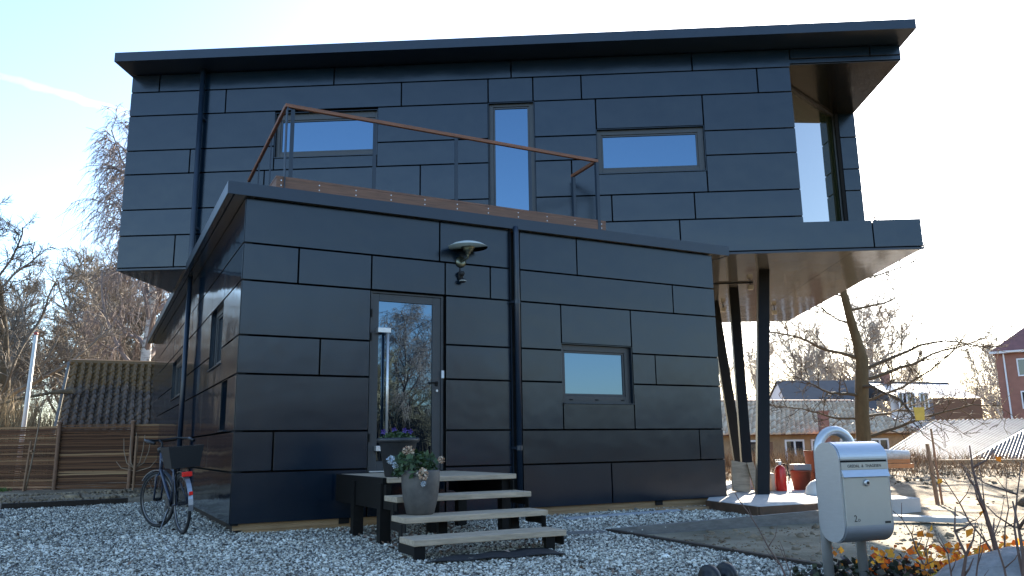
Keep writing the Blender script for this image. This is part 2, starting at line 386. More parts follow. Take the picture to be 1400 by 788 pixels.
# upper storey front
zU = [3.985, 4.548, 5.010, 5.650, 6.085, 6.735, 7.180, 7.515]
LU = 13.39
rows(UP, front, zU[0], zU[1], (0, .994), (.994, 5.2), (5.2, 9.517))
panel(UP, front, [(9.517, zU[0]), (12.612, zU[0]), (12.612, 4.455), (11.53, 4.455), (11.53, zU[1]), (9.517, zU[1])])
panel(UP, front, rect(12.612, LU, zU[0], 4.455))
rows(UP, front, zU[1], zU[2], (0, 4.3), (4.3, 6.37), (7.155, 8.42), (8.42, 9.783), (9.783, 11.53))
rows(UP, front, zU[2], zU[3], (0, 2.49), (2.49, 5.198), (5.198, 6.37), (7.155, 7.77), (7.77, 8.21), (10.015, 11.53))
panel(UP, front, rect(8.21, 10.015, zU[2], 5.385))
rows(UP, front, zU[3], zU[4], (0, 1.157), (1.157, 2.645), (4.442, 6.37), (7.155, 8.21), (10.015, 11.53))
panel(UP, front, rect(2.645, 4.442, zU[3], 5.868))
rows(UP, front, zU[4], zU[5], (0, 2.645), (4.442, 6.37), (7.155, 8.21), (10.015, 11.53)); panel(UP, front, rect(8.21, 10.015, 6.183, zU[5]))
rows(UP, front, zU[5], zU[6], *chain(0, 1.736, 4.857, 6.37, 7.145, 7.976, 10.963, 11.525))
rows(UP, front, zU[6], zU[7], *chain(0, .515, 3.658, 6.773, 9.882))
panel(UP, front, [(9.882, zU[6]), (11.538, zU[6]), (11.538, 7.235), (LU, 7.235), (LU, 7.325), (11.538, 7.325), (11.538, zU[7]), (9.882, zU[7])])
rows(UP, front, 7.325, zU[7], (11.538, 12.877), (12.877, LU))
# upper right flank: parapet, head and the piece of wall behind the balcony
flank = lambda a, b, z: (LU - b, a, z)
rows(UP, flank, zU[0], 4.455, (0.014, 2.4), (2.4, 5.0), (5.0, 7.6)); rows(UP, flank, 7.235, zU[7], (0.014, 2.4), (2.4, 5.0), (5.0, 7.6))
zs_ = [4.455, 5.010, 5.650, 6.085, 6.735, 7.235]
for z0, z1 in zip(zs_[:-1], zs_[1:]): rows(UP, flank, z0, z1, (2.214, 4.6), (4.6, 7.6))
back = lambda a, b, z: (a, 2.2 + b, z); cheek = lambda a, b, z: (13.06 + b, a, z)
for z0, z1 in zip(zs_[:-1], zs_[1:]):
    rows(UP, back, z0, z1, (13.06, LU)); rows(UP, cheek, z0, z1, (2.214, 2.44))

# dark structure behind the cladding
b = MB()
b.box(.012, 7.21, .14, .30, .10, 3.895); b.box(.14, 7.08, .305, 14.6, .10, 3.895)
b.box(7.06, 7.204, .018, .1395, .10, 3.89); b.box(.016, .10, .018, .1395, .10, 3.89)
b.build("wall_core", M_black, house, **AN)
b = MB()
b.box(.012, 11.52, .14, 7.5, 3.965, 7.50)
b.box(11.5205, 13.36, .14, .24, 3.965, 4.44); b.box(13.25, 13.36, .245, 7.5, 3.965, 4.44); b.box(11.525, 13.245, .245, 7.5, 3.965, 4.10)
b.box(11.525, 13.36, .03, 7.5, 7.25, 7.50)
b.box(13.09, 13.36, 2.23, 7.5, 4.45, 7.24)
b.prism([(11.525, .78), (13.085, 2.62), (13.085, 7.5), (11.525, 7.5)], lambda a, c, t: (a, c, t), 4.105, 7.245)
b.box(.016, .10, .018, .1395, 3.98, 7.50); b.box(11.40, 11.512, .018, .1395, 3.98, 7.20)
b.build("wall_core", M_black, house, **UP)
# undersides
for i, (a0, a1) in enumerate(((0.0, 3.1), (3.1, 6.2), (6.2, 9.2), (9.2, 12.3), (12.3, 13.36))):
    for v0, v1 in ((0.0, 2.35), (2.35, 5.0), (5.0, 7.6)):
        m = MB(); m.box(a0 + .004, a1 - .004, v0 + .004, v1 - .004, 3.945, 3.962)
        m.build("soffit_panel", M_soffit, house, **UP)
m = MB(); m.box(-0.0, LU, -.003, .03, 3.942, 3.974); m.build("drip_trim", M_metal, house, **UP)
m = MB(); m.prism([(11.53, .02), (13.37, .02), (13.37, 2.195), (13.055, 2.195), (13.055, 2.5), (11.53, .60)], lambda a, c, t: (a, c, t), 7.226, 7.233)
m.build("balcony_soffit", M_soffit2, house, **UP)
m = MB(); m.bar((13.02, 2.20, 4.1), (13.02, 2.20, 7.22), .06, .06); m.build("corner_mullion", M_black, house, **UP)
# corner glazing, set diagonally behind the balcony
gl = MB(); gl.prism([(11.53, .62), (13.03, 2.32), (13.015, 2.335), (11.515, .635)], lambda a, c, t: (a, c, t), 4.11, 7.222)
M_glass.node_tree.nodes["Principled BSDF"].inputs["Specular Tint"].default_value = (0.46, 0.72, 1.0, 1)
M_olive = mat("corner_glass", (0.02, 0.024, 0.010), 0.0, ior=3.6)
cw = MB()
cw.bar((11.53, .60, 4.13), (13.04, 2.31, 4.13), .05, .05); cw.bar((11.53, .60, 7.20), (13.04, 2.31, 7.20), .05, .05); cw.bar((12.98, 2.245, 4.16), (12.98, 2.245, 7.17), .05, .05)
cwo = cw.build("window", M_frame, house, **UP); gl.build("pane", M_olive, cwo)

# roofs with their deep fascias
m = MB(); m.box(-.03, 13.43, -.525, 8.1, 7.522, 7.67); m.build("roof", M_metal, house, **UP)
m = MB(); m.box(-.034, 13.434, -.531, -.5251, 7.518, 7.682); m.box(-.036, -.0301, -.525, 8.1, 7.518, 7.682); m.box(13.4301, 13.436, -.525, 8.1, 7.518, 7.682); m.build("roof_fascia", M_metal, house, **UP)
m = MB(); m.box(-.215, 7.505, -.077, 14.80, 3.9, 4.03); m.build("roof", M_soffit, house, **AN)
m = MB(); m.box(-.221, 7.511, -.083, -.0771, 3.893, 4.046); m.box(-.2215, -.2151, -.077, 14.8, 3.893, 4.046); m.box(7.5051, 7.5115, -.077, 14.8, 3.893, 4.046)
m.build("roof_fascia", M_metal, house, **AN)
m = MB(); m.box(-.15, -.135, -.07, 14.75, 3.8975, 3.8995); m.build("soffit_seam", M_black, house, **AN)

# windows
def window(frame, mp, a0, a1, z0, z1, g, name="window", depth=.095, sill=True):
    ga0, ga1, gz0, gz1 = g; B = lambda m, A0, A1, b0, b1, Z0, Z1: m.prism([(A0, Z0), (A1, Z0), (A1, Z1), (A0, Z1)], lambda a, z, t: mp(a, t, z), b0, b1)
    f = MB()
    B(f, a0 + .005, ga0, depth - .025, depth + .045, z0 + .005, z1 - .005); B(f, ga1, a1 - .005, depth - .025, depth + .045, z0 + .005, z1 - .005)
    B(f, ga0, ga1, depth - .025, depth + .045, gz1, z1 - .005); B(f, ga0, ga1, depth - .025, depth + .045, z0 + .005, gz0)
    fr = f.build(name, M_frame, house, frame['loc'], frame['rot'], bevel=.004)
    s = MB(); w = .03
    B(s, ga0, ga0 + w, depth - .010, depth + .03, gz0, gz1); B(s, ga1 - w, ga1, depth - .010, depth + .03, gz0, gz1)
    B(s, ga0 + w, ga1 - w, depth - .010, depth + .03, gz1 - w, gz1); B(s, ga0 + w, ga1 - w, depth - .010, depth + .03, gz0, gz0 + w)
    s.build("sash", M_frame, fr, bevel=.003)
    p = MB(); B(p, ga0 + w, ga1 - w, depth + .006, depth + .018, gz0 + w, gz1 - w); p.build("pane", M_glass, fr)
    r = MB()
    B(r, a0 - .004, a0 + .004, .013, .138, z0, z1); B(r, a1 - .004, a1 + .004, .013, .138, z0, z1); B(r, a0 + .0045, a1 - .0045, .013, .138, z1 - .004, z1 + .004)
    r.build("reveal", M_panel, fr)
    if sill:
        k = MB(); B(k, a0 + .006, a1 - .006, -.022, .07, z0 - .008, z0 + .004); k.build("sill", M_metal, fr)
    return fr
window(UP, front, 2.645, 4.442, 5.868, 6.70, (2.72, 4.39, 5.975, 6.58))
window(UP, front, 6.37, 7.155, 4.30, 6.735, (6.45, 7.07, 4.42, 6.68), sill=False)
window(UP, front, 8.21, 10.015, 5.385, 6.183, (8.285, 9.91, 5.485, 6.095))
w4 = window(AN, front, 4.353, 5.56, 1.50, 2.335, (4.415, 5.465, 1.61, 2.245))
k = MB()
for x in (4.50, 4.93, 5.38): k.box(x, x + .05, .062, .071, 1.545, 1.562)
k.build("drain_slot", M_black, w4)
window(AN, side, 1.40, 2.62, 2.04, 2.888, (1.48, 2.54, 2.12, 2.81)); window(AN, side, 6.75, 8.70, 1.96, 2.74, (6.83, 8.62, 2.04, 2.66)); window(AN, side, .70, 1.18, 1.16, 1.788, (.76, 1.12, 1.22, 1.73))
# entrance door
d = MB()
d.box(1.585, 1.61, .06, .15, .635, 2.885); d.box(2.545, 2.58, .06, .15, .635, 2.885); d.box(1.6105, 2.5445, .06, .15, 2.86, 2.885)
for x0, x1, z0, z1 in ((1.612, 1.70, .65, 2.858), (2.432, 2.543, .65, 2.858), (1.701, 2.431, 2.765, 2.858), (1.701, 2.431, .65, .765)): d.box(x0, x1, .075, .135, z0, z1)
door = d.build("door", M_frame, house, bevel=.003, **AN)
m = MB(); m.box(1.703, 2.429, .095, .11, .768, 2.763); m.build("pane", M_glass, door)
m = MB(); m.tube([(1.80, -.0, 0.86), (1.80, -.0, 2.42)], .018, 12); m.build("handle", M_steel, door, smooth=True)
for z in (2.38, .92): m = MB(); m.box(1.665, 1.83, -.022, .022, z - .032, z + .032); m.box(1.665, 1.70, .022, .074, z - .03, z + .03); m.build("handle_bracket", M_steel, door, bevel=.004)
m = MB(); m.box(2.475, 2.505, .055, .074, 1.70, 1.76); m.box(2.40, 2.50, .035, .05, 1.735, 1.752); m.box(2.48, 2.5, .04, .074, 1.737, 1.751); m.build("latch", M_steelpaint, door, bevel=.003)
m = MB(); m.lathe([(.013, 0), (.016, .004), (.016, .012)], 16, (2.49, .066, 1.64), Matrix.Rotation(R(90), 3, 'X')); m.build("keyhole", M_steel, door)
m = MB()
for z in (2.60, 2.30, 1.05): m.tube([(1.598, .055, z - .05), (1.598, .055, z + .05)], .012, 8)
m.build("hinge", M_steelpaint, door)
m = MB(); m.box(1.60, 1.95, .03, .074, .637, .652); m.build("threshold", M_steel, door)
bell = MB(); bell.box(2.545, 2.578, .025, .058, 1.80, 1.90)
tag(bell.build("doorbell", mat("white_plastic", (0.7, 0.7, 0.7), .4), None, (PX, PY, 0), A_ROT, bevel=.004), "small white doorbell button on the black frame of the glazed entrance door", "doorbell")
for nm, x, vtop in (("front", 3.60, 0), ):
    m = MB(); m.tube([(x, -.075, 3.92), (x, -.10, 3.84), (x, -.10, .06)], .038, 14); dp = m.build("downpipe", M_metal, house, smooth=True, **AN)
    for z in (2.86, .9): m = MB(); m.tube([(x, -.10, z - .03), (x, -.10, z + .03)], .043, 14); m.box(x - .06, x + .06, -.085, .012, z - .015, z + .015); m.build("clamp", M_metal, dp)
m = MB(); m.box(3.553, 3.564, .001, .012, .11, 3.89); m.box(3.68, 3.69, .001, .012, .11, 3.89); m.build("joint_trim", M_metal, house, **AN)
m = MB(); m.tube([(-.10, 5.05, 3.91), (-.10, 5.05, .05)], .04, 14); m.build("downpipe", M_metal, house, smooth=True, **AN)
m = MB(); m.tube([(1.345, -.10, 7.52), (1.345, -.10, 4.0), (1.345, -.10, 3.95)], .045, 14); dp = m.build("downpipe", M_metal, house, smooth=True, **UP)
for z in (4.62, 6.6): m = MB(); m.box(1.29, 1.40, -.09, .01, z, z + .04); m.build("clamp", M_metal, dp)
# timber plinth under the cladding
m = MB(); m.box(.16, 7.1, .09, .13, -.05, .05); m.build("plinth_board", M_pine, house, **AN)
m = MB(); m.box(.05, 1.9, .07, .085, .045, .115); m.box(2.0, 7.15, .07, .085, .052, .118); m.build("plinth_batten", M_pine, house, **AN)
for x in (1.25, 2.9, 3.75, 5.9): m = MB(); m.box(x, x + .12, .045, .069, .055, .125); m.build("cladding_rail", M_black, house, **AN)
m = MB(); m.box(.10, .14, .2, 14.5, -.05, .10); m.build("plinth_board", M_kerbwood, house, **AN)

# roof terrace: timber upstand, boards and railing
DV = 0.30
tr = MB(); tr.box(.40, 5.39, DV, DV + .028, 4.02, 4.295); terr = tr.build("terrace_edge", M_decking, house, bevel=.004, **AN)
s = MB()
for i in range(11):
    x = .46 + i * .485
    for z in (4.20, 4.265): s.tube([(x, DV - .004, z), (x, DV, z)], .008, 8)
s.build("screw", M_screw, terr)
m = MB(); m.box(.40, .428, DV + .03, 3.6, 4.02, 4.295); m.build("end_board", M_decking, terr)
m = MB()
for i in range(8):
    v0 = DV + .002 + i * .142
    m.box(.395, 5.395 - .0, v0, v0 + .135, 4.297, 4.322)
m.build("deck_board", M_decking, terr)
ra = MB()
zr = 5.285
ra.bar((.47, DV + .01, zr), (5.29, DV + .01, zr), .045, .05); ra.bar((5.268, DV + .035, zr + .001), (5.30, 1.10, zr + .001), .045, .05); ra.bar((.49, DV + .035, zr + .001), (.565, 3.56, zr + .001), .045, .05)
rail = ra.build("railing", M_rail, house, bevel=.006, label="reddish hardwood handrail on thin black posts around the roof terrace", **AN)
for (x, v, w1, w2) in ((.50, DV + .02, .012, .09), (.575, DV + .02, .05, .012), (1.675, DV + .01, .05, .012), (2.875, DV + .01, .05, .012), (4.07, DV + .01, .05, .012), (5.27, DV + .02, .05, .05), (5.30, 1.05, .05, .05), (.53, 1.5, .012, .06), (.55, 2.55, .012, .06)):
    m = MB(); m.box(x - w1/2, x + w1/2, v - w2/2, v + w2/2, 4.05, zr - .024); m.build("post", M_metal, rail)
m = MB()
for x in (1.675, 2.875, 4.07): m.box(x - .012, x + .06, DV - .0, DV + .02, zr - .032, zr - .0255)
m.build("rail_bracket", M_metal, rail)
# leaning steel columns under the overhang
def column(p, q, w=.17):
    m = MB(); m.bar(Vector(p) - Vector((PX, PY, 0)), Vector(q) - Vector((PX, PY, 0)), w, w, (1, -.1, 0)); m.build("column", M_steelpaint, house, bevel=.004)
column((3.87, 12.85, .10), (4.50, 13.92, 3.945), .19)
column((4.14, 14.55, .10), (4.40, 15.55, 3.945), .18)
column((4.72, 17.0, .10), (4.36, 17.0, 3.945), .20)

# ------------------------------------------------------------------ lamps and fittings
lamp = thing("wall_lamp", "metal wall lamp with a wide shallow shade above the entrance door", "wall lamp", a2w(2.80, 0, 3.36), A_ROT)
M_shade = mat("lamp_shade_metal", (0.55, 0.57, 0.52), 0.4, 0.0, var=0.1, vscale=20); M_brassy = mat("lamp_body_metal", (0.16, 0.17, 0.13), 0.35, 0.9)
m = MB(); m.lathe([(.0, .0), (.072, .0), (.078, .012), (.05, .03), (.0, .04)], 24, (0, 0, 0), Matrix.Rotation(R(90), 3, 'X')); m.build("back_plate", M_brassy, lamp, smooth=True)
m = MB(); m.tube([(0, -.03, 0), (0, -.12, .0), (.02, -.19, .02), (.02, -.20, .06), (.02, -.20, .12)], .014, 10); m.build("arm", M_brassy, lamp, smooth=True)
m = MB(); m.lathe([(.262, .160), (.258, .166), (.20, .200), (.12, .226), (.03, .236), (.0, .236), (.0, .231), (.03, .231), (.115, .221), (.195, .195), (.262, .160)], 40, (.02, -.20, 0)); m.build("shade", M_shade, lamp, smooth=True)
m = MB(); m.lathe([(.022, .06), (.035, .075), (.04, .10), (.07, .115), (.072, .13), (.055, .132), (.095, .15), (.098, .165), (.06, .17), (.06, .20), (.02, .23)], 24, (.02, -.20, 0)); m.build("reflector", M_brassy, lamp, smooth=True)
sen = thing("motion_sensor", "small black motion sensor hanging by a cable below the wall lamp", "sensor", a2w(2.79, 0, 3.10), A_ROT)
m = MB(); m.lathe([(.0, -.03), (.03, -.028), (.042, .0), (.035, .025), (.0, .035)], 16, (0, -.06, .09)); m.box(-.03, .03, -.04, 0, .02, .12); m.build("body", M_rubber, sen, smooth=True)
m = MB(); m.lathe([(.0, -.04), (.03, -.035), (.045, -.01), (.045, .012), (.0, .03)], 16, (.01, -.075, 0)); m.build("lens", mat("sensor_lens", (.02, .02, .022), .15), sen, smooth=True)
m = MB(); m.lathe([(.046, -.004), (.048, 0), (.046, .004)], 16, (.01, -.075, -.012)); m.build("ring", M_shade, sen)
m = MB(); m.tube([(.0, -.01, .13), (.005, -.012, .2), (0, -.015, .26)], .005, 6); m.build("cable", M_rubber, sen)
M_lampoff = mat("spot_head", (0.5, 0.45, 0.36), 0.4)
for i, (uu_, vv_, lab) in enumerate(((11.18, 2.39, "small pale spotlight on a short black track under the overhang"), (11.18, 4.94, "small pale spotlight under the overhang farthest back beside the lower block"), (12.45, 5.5, "small pale spotlight under the overhang by its outer back corner"))):
    p = u2w(uu_, vv_, 3.944); sp = thing("spotlight", lab, "spotlight", p, U_ROT, "spotlights under the overhang")
    m = MB(); m.tube([(0, 0, 0), (0, 0, -.06)], .012, 8); m.build("stem", M_steelpaint, sp)
    m = MB(); m.box(-.05, .05, -.05, .05, -.15, -.06); m.build("head", M_lampoff, sp, bevel=.01)
    if i == 0:
        m = MB(); m.box(-1.0, .05, -.02, .02, -.025, -.0015); m.build("track", M_steelpaint, sp)

# ------------------------------------------------------------------ entrance steps
st = thing("entrance_steps", "weathered oak steps on black steel frames leading up to the door", "steps", (PX, PY, 0), A_ROT)
def plank(x0, x1, v0, v1, z, t=.052):
    m = MB(); m.box(x0, x1, v0, v1, z - t, z); m.build("plank", M_greywood, st, bevel=.006)
for v0, v1 in ((-1.84, -1.43), (-1.425, -1.01), (-1.005, -.59), (-.585, -.16)): plank(1.20, 2.63, v0, v1, .635)
for v0, z in ((-2.262, .472), (-2.684, .318), (-3.106, .172)):
    dx = (-1.84 - v0) * .17
    plank(1.215 - dx, 2.63 - dx * .75, v0, v0 + .36, z)
m = MB(); m.box(1.16, 1.198, -1.80, -.10, .33, .634); m.build("side_panel", M_steelpaint, st)
m = MB(); m.box(2.585, 2.62, -1.80, -.10, .40, .58); m.build("side_panel", M_steelpaint, st)
for (x, v, z1) in ((1.14, -1.80, .58), (1.14, -.9, .58), (2.50, -1.75, .58), (2.50, -.6, .58), (1.9, -1.2, .58)):
    m = MB(); m.box(x, x + .11, v, v + .11, -.02, z1); m.build("leg", M_steelpaint, st)
for sgn, x in ((0, 1.07), (1, 2.36)):
    m = MB(); w = .012
    for k, (v0, z) in enumerate(((-2.262, .472), (-2.684, .318), (-3.106, .172))):
        dx = (-1.84 - v0) * (.17 if not sgn else .127)
        xa = (1.225 if not sgn else 2.60) - dx
        m.box(xa, xa + w, v0 + .02, v0 + .41, z - .13, z - .055)
        m.box(xa, xa + w, v0 + .34, v0 + .41, z - .055, z + .10)
    m.build("stringer", M_steelpaint, st)
for x, v in ((1.02, -3.08), (2.28, -3.06), (1.55, -2.3), (2.32, -2.3)):
    m = MB(); m.box(x, x + .09, v, v + .05, -.02, .118 if v < -3 else .30); m.build("foot", M_steelpaint, st)
mt = MB()
pts = [a2w(1.12, -3.55), a2w(2.42, -3.42), a2w(2.62, -3.05), a2w(1.35, -3.2)]
P4 = [(-.72, 6.62), (.42, 7.06), (.24, 7.52), (-.55, 7.0)]
for i in range(16):
    for j in range(6):
        pass
gv, gf = [], []
for i in range(17):
    for j in range(7):
        s_, t_ = i / 16, j / 6
        x = (P4[0][0]*(1-s_) + P4[1][0]*s_)*(1-t_) + (P4[3][0]*(1-s_) + P4[2][0]*s_)*t_; y = (P4[0][1]*(1-s_) + P4[1][1]*s_)*(1-t_) + (P4[3][1]*(1-s_) + P4[2][1]*s_)*t_
        gv.append((x, y, .028 + .006 * math.sin(i * 1.1) + .004 * math.cos(j * 1.7)))
for i in range(16):
    for j in range(6): gf.append((i*7+j, (i+1)*7+j, (i+1)*7+j+1, i*7+j+1))
mt.add(gv, gf); mo = mt.build("doormat", M_rubber, smooth=True); so = mo.modifiers.new("thick", 'SOLIDIFY'); so.thickness = .012; so.offset = -1
tag(mo, "black rubber mat lying on the gravel below the lowest oak step", "doormat")

# potted plants
M_pot = mat("dark_glazed_pot", (0.030, 0.029, 0.030), 0.42, var=0.4, vscale=9, bump=0.06, bscale=25)
M_pot2 = mat("worn_zinc_pot", (0.085, 0.075, 0.066), 0.55, var=0.45, vscale=7, bump=0.1, bscale=18)
M_leaf = ramp_mat("dark_green_leaf", [(0.0, (0.018, 0.035, 0.012)), (0.6, (0.045, 0.085, 0.03)), (1.0, (0.10, 0.14, 0.07))], .5, by='island')
M_soil = mat("potting_soil", (0.02, 0.015, 0.01), 0.95, bump=0.6, bscale=40)
def leaf_quads(pts, nrm_up, size, rg, curl=.3, aspect=.55):
    """pointed four-sided leaves folded along the midrib, at given points"""
    n = len(pts); d = rg.normal(size=(n, 3)); d[:, 2] += nrm_up; d /= np.linalg.norm(d, axis=1)[:, None]
    a = np.cross(d, rg.normal(size=(n, 3))); a /= np.linalg.norm(a, axis=1)[:, None]; c = np.cross(d, a)
    L = np.asarray(size)[:, None]; p = np.asarray(pts)
    v = np.stack([p - a*L*.5, p + c*L*aspect*.5 + d*L*curl*.3, p + a*L*.5 - d*L*curl*.2, p - c*L*aspect*.5 + d*L*curl*.3, p], 1)
    f = np.array([(0, 4, 1), (1, 4, 2), (2, 4, 3), (3, 4, 0)])
    # midrib sits lower than the two edges
    F = (np.arange(n)[:, None, None] * 5 + f[None]).reshape(-1, 3)
    return v.reshape(-1, 3), F
lg = np.random.default_rng(3)
pot = thing("potted_plant", "dark tapered rimmed pot with low violets beside the glazed door", "potted plant", a2w(1.38, -1.62, .636))
prof = [(.0, .0), (.125, .0), (.135, .01), (.19, .335), (.195, .34), (.215, .345), (.222, .36), (.220, .38), (.205, .388), (.19, .38), (.175, .33), (.0, .32)]
m = MB(); m.lathe(prof, 32); m.build("pot", M_pot, pot, smooth=True)
m = MB(); m.lathe([(.0, .33), (.175, .335), (.17, .35), (.0, .36)], 20); m.build("soil", M_soil, pot)
ang = lg.uniform(0, 6.28, 420); rad = .19 * np.sqrt(lg.uniform(0, 1, 420)); pts = np.stack([rad*np.cos(ang), rad*np.sin(ang), .36 + lg.uniform(0, .11, 420) * (1 - rad/.26)], 1)
V, F = leaf_quads(pts, .6, lg.uniform(.03, .07, 420), lg); mesh_np("foliage", V, F, M_leaf, pot)
M_violet = mat("violet_petal", (0.05, 0.02, 0.16), .6)
for x, y, z in ((-.14, -.08, .45), (.08, -.10, .46), (.12, .02, .45), (-.05, .05, .47)):
    f = MB()
    for k in range(5):
        a = k * 1.257; f.add([(x, y, z), (x + .022*math.cos(a-.5), y - .008, z + .022*math.sin(a-.5)), (x + .032*math.cos(a), y - .012, z + .032*math.sin(a)), (x + .022*math.cos(a+.5), y - .008, z + .022*math.sin(a+.5))], [(0, 1, 2, 3)])
    f.build("flower", M_violet, pot)
pot = thing("potted_plant", "tall worn grey pot of pale pink hydrangeas standing on an oak step", "potted plant", (-.88, 7.62, .318))
prof = [(.0, .0), (.115, .0), (.13, .012), (.165, .16), (.178, .30), (.18, .385), (.176, .40), (.16, .40), (.158, .34), (.0, .33)]
m = MB(); m.lathe(prof, 32); m.build("pot", M_pot2, pot, smooth=True)
ang = lg.uniform(0, 6.28, 360); ph = lg.uniform(0, 1, 360); rad = .215 * lg.uniform(0, 1, 360) ** .5; pts = np.stack([rad*np.cos(ang) - .06, rad*np.sin(ang), .38 + lg.uniform(-.05, .22, 360) * (1 - .4*rad/.26)], 1)
V, F = leaf_quads(pts, .5, lg.uniform(.04, .085, 360), lg, aspect=.6); mesh_np("foliage", V, F, M_leaf, pot)
M_petal = ramp_mat("hydrangea_petal", [(0.0, (0.40, 0.22, 0.14)), (0.6, (0.52, 0.36, 0.24)), (1.0, (0.58, 0.49, 0.36))], .7, by='island')
M_pale = ramp_mat("pale_blue_petal", [(0.0, (0.35, 0.42, 0.50)), (1.0, (0.6, 0.62, 0.62))], .7, by='island')
for (x, y, z, r, mm) in ((-.10, -.14, .57, .055, M_petal), (.20, -.10, .49, .034, M_petal), (.05, -.24, .37, .055, M_petal), (-.27, -.06, .50, .04, M_pale), (-.22, -.12, .45, .033, M_pale), (.05, -.20, .28, .026, M_pale)):
    d = lg.normal(size=(70, 3)); d /= np.linalg.norm(d, axis=1)[:, None]
    V, F = leaf_quads(np.array([x, y, z]) + d * r * lg.uniform(.6, 1, (70, 1)), .2, np.full(70, r * .5), lg, aspect=.9); mesh_np("flower", V, F, mm, pot)

# ------------------------------------------------------------------ bicycle
bike = thing("bicycle", "parked bicycle with black rear basket leaning at the side wall of the house", "bicycle", (-3.73, 9.25, 0.012), R(90 + 32))
bike.rotation_euler = (R(-4), 0, R(90 + 37))
M_tyre = M_rubber; M_alu = mat("bike_rim_alloy", (0.16, 0.16, 0.165), .4, 1.0); M_bframe = mat("blue_grey_bike_frame", (0.045, 0.055, 0.085), .3, .3); M_bblack = mat("bike_black_plastic", (0.012, 0.012, 0.013), .45)
M_red = mat("red_reflector", (0.75, 0.02, 0.015), .2)
def wheel(x, steer=0):
    w = bpy.data.objects.new("wheel", None); col.objects.link(w); w.parent = bike; w.location = (x, 0, .335); w.rotation_euler = (0, 0, steer)
    def ring(r, tr, n=40, k=8):
        m = MB()
        for i in range(n):
            a = 2*math.pi*i/n
            for j in range(k):
                t = 2*math.pi*j/k; q = r + tr*math.cos(t); m.v.append((q*math.cos(a), tr*math.sin(t), q*math.sin(a)))
        for i in range(n):
            for j in range(k): m.f.append((i*k+j, i*k+(j+1)%k, ((i+1)%n)*k+(j+1)%k, ((i+1)%n)*k+j))
        return m
    ring(.318, .018).build("tyre", M_tyre, w, smooth=True); ring(.295, .011).build("rim", M_alu, w, smooth=True)
    m = MB()
    for i in range(28):
        a = 2*math.pi*i/28; m.tube([(.02*math.cos(a+.6), .025*(-1)**i, .02*math.sin(a+.6)), (.29*math.cos(a), 0, .29*math.sin(a))], .0014, 3, False)
    m.build("spokes", M_alu, w)
    m = MB(); m.tube([(0, -.04, 0), (0, .04, 0)], .022, 10); m.build("hub", M_bblack, w)
    m = MB(); pts = [(.355*math.cos(R(t)), 0, .355*math.sin(R(t))) for t in range(*((20, 200, 10) if x < .5 else (40, 175, 9)))]
    for p, q in zip(pts[:-1], pts[1:]): m.bar(p, q, .05, .006, (p[0], 0, p[2]))
    m.build("mudguard", mat("mudguard_silver", (.35, .36, .38), .3, .8), w)
    return w
wheel(0); wheel(1.10, R(22))
fb = MB()
bb = (.45, 0, .29); sea = (.28, 0, .78); hd = (.90, 0, .86); hl = (.93, 0, .70)
fb.tube([bb, sea], .017, 10); fb.tube([bb, hl], .020, 10); fb.tube([(.31, 0, .68), (.905, 0, .83)], .016, 10); fb.tube([(.885, 0, .90), hl, (.945, 0, .66)], .020, 10)
for s_ in (-1, 1):
    fb.tube([bb, (0, .06*s_, .335)], .010, 8); fb.tube([(.30, .01*s_, .72), (0, .06*s_, .335)], .009, 8); 
fb.build("frame", M_bframe, bike, smooth=True)
m = MB()
for s_ in (-1, 1):
    o_ = .05*s_; m.tube([(.945, 0, .66), (.96 - o_*.35, o_*.92, .62), (1.06 - o_*.37, o_*.92, .42), (1.10 - o_*.37, o_*.92, .335)], .012, 8)
m.build("fork", M_bframe, bike, smooth=True)
cr, sr = math.cos(R(22)), math.sin(R(22))
hbp = [(-.24, .27, .0), (-.12, .29, .03), (.02, .22, .045), (.07, .05, .03), (.07, -.05, .03), (.02, -.22, .045), (-.12, -.29, .03), (-.24, -.27, .0)]
hb = [(.86 + x*cr - y*sr, x*sr + y*cr, 1.02 + z) for x, y, z in hbp]
m = MB(); m.tube(hb, .013, 8); m.tube([(.885, 0, .88), (.87, 0, 1.02), (.86 + .07*cr, .07*sr, 1.05)], .014, 8); m.build("handlebar", M_bblack, bike, smooth=True)
m = MB()
for q, e in ((hb[0], hb[1]), (hb[7], hb[6])): m.tube([q, e], .02, 8)
m.build("grip", M_bblack, bike, smooth=True)
m = MB(); m.lathe([(.0, -.03), (.05, -.03), (.062, .02), (.0, .05)], 16, (.97, -.03, .93)); m.build("headlight", M_bblack, bike, smooth=True)
m = MB(); m.tube([sea, (.255, 0, .88)], .013, 8); m.build("seat_post", M_alu, bike)
sd = MB()
ring_ = [(-.13, .085), (-.10, .105), (-.02, .09), (.06, .04), (.14, .022), (.16, 0)]
outl = ring_ + [(x, -y) for x, y in reversed(ring_[:-1])]
sd.prism([(x + .25, y) for x, y in outl], lambda a, c, t: (a, c * (1 if t > .92 else .8), t), .88, .935); sd.build("saddle", M_bblack, bike, bevel=.02, smooth=True)
m = MB()
for s_ in (-1, 1): m.tube([(.24, .05*s_, .72), (-.15, .07*s_, .72)], .006, 6); m.tube([(-.05, .07*s_, .72), (0, .07*s_, .335)], .006, 6)
m.build("carrier", M_steelpaint, bike)
bk = MB()
x0, x1, y0, y1, z0, z1 = -.17, .13, -.15, .15, .735, .97
o = len(bk.v); t_ = .04
outer = lambda z, e: [(x0 - e, y0 - e, z), (x1 + e, y0 - e, z), (x1 + e, y1 + e, z), (x0 - e, y1 + e, z)]
